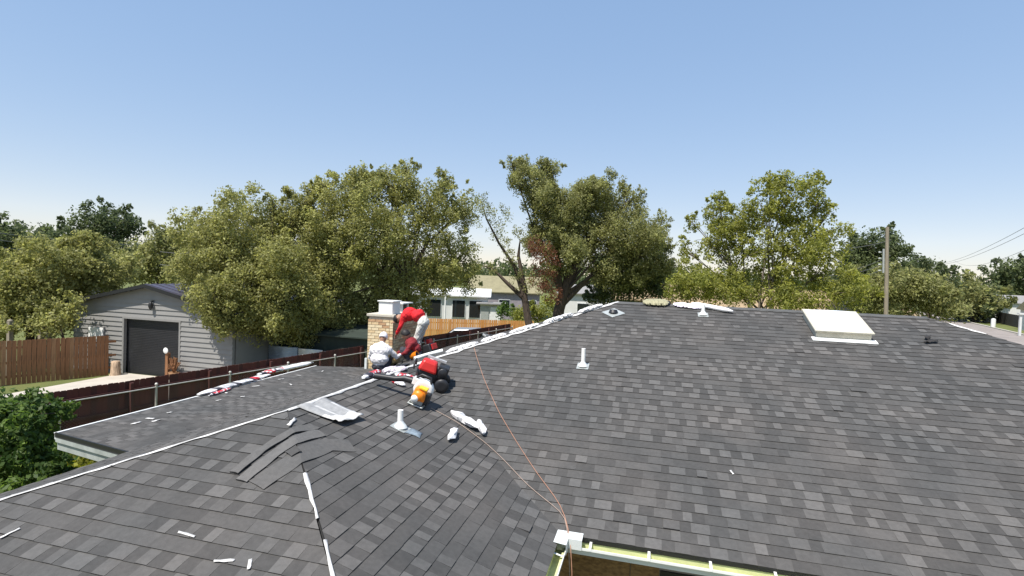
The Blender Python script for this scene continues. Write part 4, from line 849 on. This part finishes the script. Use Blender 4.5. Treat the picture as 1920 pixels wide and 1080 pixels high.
# hoses
def hose(label, pxs, r, m, tail=()):
    P = [onroof(*q)+Vector((0, 0, r+.014)) for q in pxs]; pts = []
    for i in range(len(P)-1):
        n = max(2, int((P[i+1]-P[i]).length/.12))
        for k in range(n):
            q = P[i].lerp(P[i+1], k/n)
            if roofz(q.x, q.y) > EZ-.05: q.z = roofz(q.x, q.y)+r+.014
            pts.append(q)
    pts = [Vector(t_) for t_ in tail][::-1] + pts + [P[-1]]
    for _ in range(2): pts = [pts[0]]+[(pts[i-1]+pts[i]*2+pts[i+1])/4 for i in range(1, len(pts)-1)]+[pts[-1]]
    o = MB().tube(pts, r, 8).build('air_hose', MT[m]); return tag(o, label, 'hose')
GZ = EZ+.03
hose('orange air hose hanging over the gutter corner and climbing to the hip', [(1062, 968), (1040, 935), (1006, 890), (968, 832), (935, 775), (908, 715), (893, 670), (889, 655)], .0042, 'hose', tail=[(.10, -.05, GZ+.03), (.16, -.16, GZ-.0), (.19, -.2, GZ-.2), (.2, -.2, GZ-.6), (.22, -.22, 1.2), (.25, -.3, .05)])
hose('dusty tan air hose running from the gutter corner to the blower', [(1066, 975), (1035, 952), (990, 915), (940, 860), (905, 828), (855, 792), (808, 768)], .0042, 'hose2', tail=[(.08, -.03, GZ+.035), (.13, -.15, GZ+.005), (.165, -.19, GZ-.2), (.18, -.19, GZ-.6), (.2, -.2, 1.2), (.2, -.3, .05)])
# leaf blower
def slope_frame(name, p, xdir):
    n = normal_at(p.x, p.y); x = Vector(xdir); x = (x-n*x.dot(n)).normalized(); y = n.cross(x); e = empty(name)
    e.matrix_world = Matrix(((x.x, y.x, n.x, p.x), (x.y, y.y, n.y, p.y), (x.z, y.z, n.z, p.z+.012), (0, 0, 0, 1))); return e
p = onroof(784, 757); te = onroof(699, 722)
bl_ = slope_frame('leaf_blower', p, (te-p)); tag(bl_, 'white and orange petrol leaf blower with long black tube', 'leaf blower')
RX = Matrix.Rotation(R(90), 3, 'X'); Lt = (te-p).length
MB().lathe([(.05, -.06), (.12, -.065), (.14, -.04), (.14, .03), (.12, .06), (.04, .065)], (0, -.05, .19), 22, 0, RX).box((.1, -.05, .26), (.16, .11, .10)).build('fan_housing', MT['white_metal'], bl_, bevel=.01)
MB().box((.0, .11, .17), (.19, .16, .17), top=(.8, .8)).ell((.0, .19, .16), (.08, .05, .075)).build('engine_cover', MT['orange'], bl_, bevel=.02)
MB().lathe([(.001, 0), (.045, 0), (.05, .02), (.04, .03), (.001, .03)], (.03, .25, .12), 14, 0, RX).build('starter_cap', MT['white_metal'], bl_)
MB().box((-.03, .14, .265), (.12, .1, .03)).build('air_filter', MT['yellowp'], bl_, bevel=.008)
MB().box((-.11, .06, .12), (.07, .16, .15)).build('fuel_tank', MT['black_plastic'], bl_, bevel=.015)
MB().tube([(.1, -.05, .25), (.3, -.05, .23), (Lt*.62, -.03, .18), (Lt+.02, 0, .12)], [.052, .045, .040, .044], 14).build('blower_tube', MT['black_plastic'], bl_)
MB().tube([(-.08, -.02, .3), (-.05, -.02, .38), (.08, -.02, .38), (.14, -.03, .31)], .018, 8).build('handle', MT['black_plastic'], bl_)
MB().tube([(-.1, .2, .02), (.1, .2, .02), (.1, -.1, .02), (-.1, -.1, .02), (-.1, .2, .02)], .012, 6).box((0, .05, .05), (.16, .2, .06)).build('foot_frame', MT['lead'], bl_)
# red and black compressor
p = onroof(800, 722); cp = slope_frame('air_compressor', p, (1, .3, 0)); tag(cp, 'red and black portable air compressor on the valley', 'compressor')
RY = Matrix.Rotation(R(90), 3, 'Y')
MB().lathe([(.001, -.22), (.09, -.21), (.115, -.17), (.115, .17), (.09, .21), (.001, .22)], (0, .05, .15), 18, 0, RY).build('tank', MT['black_plastic'], cp)
MB().box((-.06, -.02, .30), (.3, .25, .17), top=(.72, .7)).build('motor_cover', MT['red'], cp, bevel=.035)
MB().box((.17, .02, .26), (.16, .22, .2)).lathe([(.07, 0), (.075, .05), (.001, .06)], (.17, -.1, .28), 12, 0, RX).build('pump', MT['black_plastic'], cp, bevel=.015)
for s in (-1, 1):
    wq = MB().lathe([(.05, -.03), (.1, -.03), (.11, 0), (.1, .03), (.05, .03)], (.22, s*.16, .10), 16, 0, RX).build('wheel', MT['black_plastic'], cp)
    MB().box((-.18, s*.1, .03), (.05, .05, .07)).build('foot', MT['black_plastic'], cp)
MB().tube([(-.26, -.12, .2), (-.28, -.12, .29), (-.28, .12, .29), (-.26, .12, .2)], .014, 8).build('handle', MT['black_metal'], cp)
MB().box((.02, .12, .39), (.3, .05, .03)).build('top_rail', MT['wrapgrey'], cp)
# tools by the chimney
def onD(v, u): return Vector((v, u, EZ+PT*(v+WW)))
p = onD(-4.38, 6.95); tb = slope_frame('tool_bag', p, (0, 1, 0)); tag(tb, 'black tool bag with red panels behind the worker in red', 'tool bag')
MB().box((0, 0, .14), (.42, .26, .26), top=(.9, .7)).build('bag', MT['black_plastic'], tb, bevel=.03); MB().box((0, -.135, .17), (.3, .03, .14)).build('pocket', MT['red'], tb, bevel=.01); MB().box((.05, .0, .32), (.2, .14, .12)).build('red_case', MT['red'], tb, bevel=.02)
MB().tube([(-.14, 0, .27), (-.1, 0, .42), (.1, 0, .42), (.14, 0, .27)], .014, 8).build('handle', MT['black_plastic'], tb)
p = onD(-4.52, 6.28); bk = slope_frame('bucket', p, (1, 0, 0)); bk.scale = (.72,)*3; tag(bk, 'orange plastic bucket lying beside the crouching worker', 'bucket')
MB().lathe([(.001, 0), (.10, 0), (.125, .24), (.135, .25), (.12, .25), (.095, .02), (.001, .02)], (-.1, 0, .13), 18, 0, RY).build('pail', MT['orange'], bk); MB().tube([(.14, -.12, .13), (.2, -.08, .03), (.2, .08, .03), (.14, .12, .13)], .006, 6).build('bail', MT['galv'], bk)
crumple('drop_cloth', 'crumpled tan canvas drop cloth between the two low workers', 'cloth', onD(-5.2, 6.05), onD(-4.85, 6.25), .42, .36, [MT['canvas']], [], noise=.35, n=10, seg=12)
crumple('tool_belt', 'dark leather tool belt left on the slope near the ridge', 'tool belt', onroof(738, 695), onroof(768, 688), .12, .06, [MT['black_plastic']], [], noise=.35, n=10)
tag(MB().tube([onD(-4.35, 5.9)+Vector((0, 0, .04)), onD(-4.15, 6.1)+Vector((0, 0, .05)), onD(-3.8, 6.25)+Vector((0, 0, .03))], [.05, .04, .05], 10).build('caulk_tube', MT['white_metal']), 'white caulk tube lying at the end of the hip liner', 'tube')
# ------------------------------------------------------------------ people
MT['skin'] = mat('skin', (.36, .19, .12), .55, var=.08, scale=12)
MT['hair'] = mat('dark_hair', (.012, .009, .008), .6, var=.3, scale=60, bump=.004)
MT['shirt_red'] = mat('red_shirt', (.62, .012, .018), .85, var=.12, scale=9, bump=.01)
MT['shirt_white'] = mat('white_sweatshirt', (.74, .71, .71), .9, var=.06, scale=9, bump=.012)
MT['pants_grey'] = mat('pale_grey_trousers', (.56, .55, .50), .9, var=.15, scale=9, bump=.012)
MT['pants_dark'] = mat('dark_trousers', (.045, .045, .055), .9, var=.2, scale=9, bump=.012)
MT['shirt_dark'] = mat('maroon_shirt', (.20, .015, .02), .9, var=.2, scale=9, bump=.01)
MT['shoe'] = mat('black_boots', (.02, .018, .017), .7)
MT['cap_white'] = mat('white_cap', (.75, .72, .74), .8, var=.05)
def person(label, loc, rz, J, mats, hat=None):
    """J: joint positions (x forward, y left, z up). One body surface is grown by remeshing tapered limbs."""
    e = empty('person', loc, rz); tag(e, label, 'person'); prim = []; mb = MB()
    def cap(a, b, ra, rb, m, n=5):
        a, b = Vector(a), Vector(b)
        for i in range(n+1):
            t = i/n; prim.append((a.lerp(b, t), ra+(rb-ra)*t, m))
        mb.tube([a, a.lerp(b, .5), b], [ra, (ra+rb)/2, rb], 14); mb.ell(a, (ra,)*3, seg=14, rings=8); mb.ell(b, (rb,)*3, seg=14, rings=8)
    def ell(c, r, m, rot=None):
        prim.append((Vector(c), (r[0]+r[1]+r[2])/3, m)); mb.ell(c, r, 0, rot, 18, 12)
    SK, SH, PA_, BO = 0, 1, 2, 3; bw_ = J.get('bulk', 1.1)
    pel, sp, ch, nk, hd = (Vector(J[k]) for k in ('pelvis', 'spine', 'chest', 'neck', 'head'))
    ax = (ch-pel).normalized(); lat = Vector((0, 1, 0)); fw_ = lat.cross(ax); rot = Matrix((fw_, lat, ax)).transposed()
    ell(pel, (.125, .165, .13), PA_, rot); ell(sp, (.125*bw_, .165*bw_, .15), SH, rot); ell(ch, (.135*bw_, .19*bw_, .17), SH, rot); cap(sp, ch, .125, .13, SH); cap(pel, sp, .13, .125, PA_, 2)
    cap(ch, nk, .09, .058, SH, 3); cap(nk, hd.lerp(nk, .4), .056, .055, SK, 2)
    hx = (hd-nk).normalized(); hf = Vector(J.get('look', (1, 0, 0))).normalized(); hl = hx.cross(hf).normalized(); hf = hl.cross(hx); hr = Matrix((hf, hl, hx)).transposed()
    ell(hd, (.095, .075, .118), SK, hr); ell(hd+hf*.03-hx*.055, (.06, .055, .06), SK, hr); ell(hd+hf*.098-hx*.012, (.02, .014, .024), SK, hr)
    for s in (-1, 1): ell(hd+hl*.076*s-hf*.005-hx*.008, (.018, .012, .03), SK, hr)
    for s, nm in ((1, 'L'), (-1, 'R')):
        S_, E_, W_ = (Vector(J[k+nm]) for k in ('sh', 'el', 'wr')); H_, K_, A_, T_ = (Vector(J[k+nm]) for k in ('hip', 'kn', 'an', 'toe'))
        cap(ch.lerp(S_, .5), S_, .08, .066, SH, 3); cap(S_, E_, .062, .048, SH); cap(E_, W_, .048, .036, SH if J.get('long', True) else SK)
        d = (W_-E_).normalized(); up = Vector((0, 0, 1)); sdv = d.cross(up); sdv = sdv.normalized() if sdv.length > .1 else Vector((0, 1, 0)); nn = sdv.cross(d)
        pc = W_+d*.055; ell(pc, (.045, .038, .018), SK, Matrix((d, sdv, nn)).transposed())
        for k in range(4):
            b0 = W_+d*.085+sdv*(.027-.018*k); ln = (.062, .075, .07, .052)[k]; b1 = b0+d*ln*.55-nn*.012; cap(b0, b1, .0115, .0105, SK, 2); cap(b1, b1+d*ln*.4-nn*.03, .0105, .009, SK, 2)
        t0 = W_+d*.03+sdv*.035*s; t1 = t0+d*.035+sdv*.03*s-nn*.01; cap(t0, t1, .0135, .0115, SK, 2); cap(t1, t1+d*.03-nn*.015, .0115, .0095, SK, 2)
        cap(pel.lerp(H_, .7), H_, .11, .098, PA_, 2); cap(H_, K_, .092, .064, PA_); cap(K_, A_, .064, .050, PA_); cap(A_, A_.lerp(T_, .2), .05, .052, BO, 2); cap(A_-Vector((0, 0, .03)), T_, .048, .04, BO, 3)
    tmp = mb.build('tmp_body', MT['skin']); rm = tmp.modifiers.new('r', 'REMESH'); rm.mode = 'VOXEL'; rm.voxel_size = .0085
    sm = tmp.modifiers.new('s', 'SMOOTH'); sm.factor = .5; sm.iterations = 4
    dg = bpy.context.evaluated_depsgraph_get(); me = bpy.data.meshes.new_from_object(tmp.evaluated_get(dg)); bpy.data.objects.remove(tmp)
    me.materials.clear()
    for m in mats: me.materials.append(MT[m])
    n = len(me.polygons); cen = np.empty(n*3); me.polygons.foreach_get('center', cen); cen = cen.reshape(-1, 3)
    pc_ = np.array([tuple(q[0]) for q in prim]); pr = np.array([q[1] for q in prim]); pm = np.array([q[2] for q in prim])
    dist = np.linalg.norm(cen[:, None, :]-pc_[None], axis=2)/pr[None]; mi = pm[dist.argmin(axis=1)]
    me.polygons.foreach_set('material_index', mi.astype(np.int32)); me.polygons.foreach_set('use_smooth', np.ones(n, bool)); me.name = 'body'
    nv = len(me.vertices); co = np.empty(nv*3); me.vertices.foreach_get('co', co); co = co.reshape(-1, 3); no = np.empty(nv*3); me.vertices.foreach_get('normal', no); no = no.reshape(-1, 3)
    cloth = np.zeros(nv); lv = np.empty(len(me.loops), np.int32); me.loops.foreach_get('vertex_index', lv); lt = np.empty(n, np.int32); me.polygons.foreach_get('loop_total', lt); cloth[lv] = np.isin(np.repeat(mi, lt), (1, 2))
    dsp = np.zeros(nv)
    for _ in range(9):
        kd = rng.normal(size=3); kd /= np.linalg.norm(kd); fq = rng.uniform(22, 60); dsp += np.abs(np.sin(co @ kd*fq+rng.uniform(0, 6)+1.5*np.sin(co @ rng.normal(size=3)*9)))*.0055*30/fq
    co += no*((dsp-.022)*cloth)[:, None]; me.vertices.foreach_set('co', co.ravel()); me.update()
    link('body', me, e)
    hb = MB(); M3 = hr
    rows = 7; seg = 16; vs = []
    for i in range(rows+1):
        th = R(98)*i/rows
        for k in range(seg):
            ph = 2*math.pi*k/seg; cut = 1-.38*max(0, math.cos(ph))*(i/rows); t2 = th*cut
            q = Vector((math.sin(t2)*math.cos(ph)*.104, math.sin(t2)*math.sin(ph)*.085, math.cos(t2)*.128))*(1+random.uniform(-.025, .025)*(hat is None)); vs.append(hd+M3 @ (q+Vector((-.006, 0, .004))))
    hb.add(vs, [(i*seg+k, i*seg+(k+1) % seg, (i+1)*seg+(k+1) % seg, (i+1)*seg+k) for i in range(rows) for k in range(seg)], 0, True)
    ho = hb.build('cap' if hat else 'hair', MT[hat or 'hair'], e); so = ho.modifiers.new('solid', 'SOLIDIFY'); so.thickness = .012
    if hat: MB().ell(hd+hf*.12+hx*.035, (.075, .06, .012), 0, hr).build('visor', MT[hat], e)
    ey = MB()
    for s in (-1, 1): ey.ell(hd+hf*.088+hl*.032*s+hx*.008, (.008, .011, .007), 0, hr, 8, 6)
    ey.build('eyes', MT['hair'], e)
    return e
red_loc = onD(-4.7, 6.85)
person('person in red shirt and pale trousers bending over the brick chimney', red_loc, R(180-4), dict(pelvis=(-.13, 0, .93), spine=(.02, 0, 1.07), bulk=1.25, chest=(.25, 0, 1.09), neck=(.44, 0, 1.05), head=(.57, 0, .96), look=(.7, 0, -.7),
    shL=(.31, .21, 1.05), elL=(.36, .25, .80), wrL=(.48, .2, .62), shR=(.31, -.21, 1.05), elR=(.53, -.27, .90), wrR=(.73, -.2, .86),
    hipL=(-.13, .1, .88), knL=(-.02, .15, .48), anL=(-.08, .17, .10), toeL=(.1, .19, .05), hipR=(-.13, -.1, .88), knR=(.04, -.13, .47), anR=(.06, -.15, .04), toeR=(.24, -.17, -.02)), ['skin', 'shirt_red', 'pants_grey', 'shoe'])
wl = onD(-5.12, 5.72)
person('person in white sweatshirt and cap sitting with back turned beside the chimney', wl, R(96), dict(pelvis=(0, 0, .11), spine=(-.02, 0, .28), chest=(.04, 0, .47), neck=(.1, 0, .62), head=(.17, 0, .74), look=(1, 0, -.5),
    bulk=1.3, shL=(.05, .20, .50), elL=(.16, .30, .26), wrL=(.38, .22, .24), shR=(.05, -.20, .50), elR=(.2, -.32, .30), wrR=(.42, -.36, .34),
    hipL=(.04, .1, .10), knL=(.42, .17, .24), anL=(.58, .17, -.06), toeL=(.74, .18, -.08), hipR=(.04, -.1, .10), knR=(.42, -.15, .30), anR=(.55, -.15, -.02), toeR=(.72, -.16, -.04)), ['skin', 'shirt_white', 'pants_dark', 'shoe'], hat='cap_white')
cl_ = onD(-4.68, 6.42)
person('person with dark hair crouching in a maroon shirt under the worker in red', cl_, R(205), dict(pelvis=(-.15, 0, .16), spine=(-.1, 0, .3), chest=(-.01, 0, .42), neck=(.07, 0, .51), head=(.13, 0, .62), look=(1, .1, -.3),
    shL=(.0, .18, .43), elL=(.12, .26, .24), wrL=(.32, .16, .16), shR=(.0, -.18, .43), elR=(.14, -.26, .24), wrR=(.34, -.12, .16),
    hipL=(-.13, .1, .14), knL=(.2, .2, .28), anL=(.02, .2, .03), toeL=(.19, .22, -.03), hipR=(-.13, -.1, .14), knR=(.2, -.2, .26), anR=(.0, -.2, .02), toeR=(.17, -.22, -.04)), ['skin', 'shirt_dark', 'pants_dark', 'shoe'])
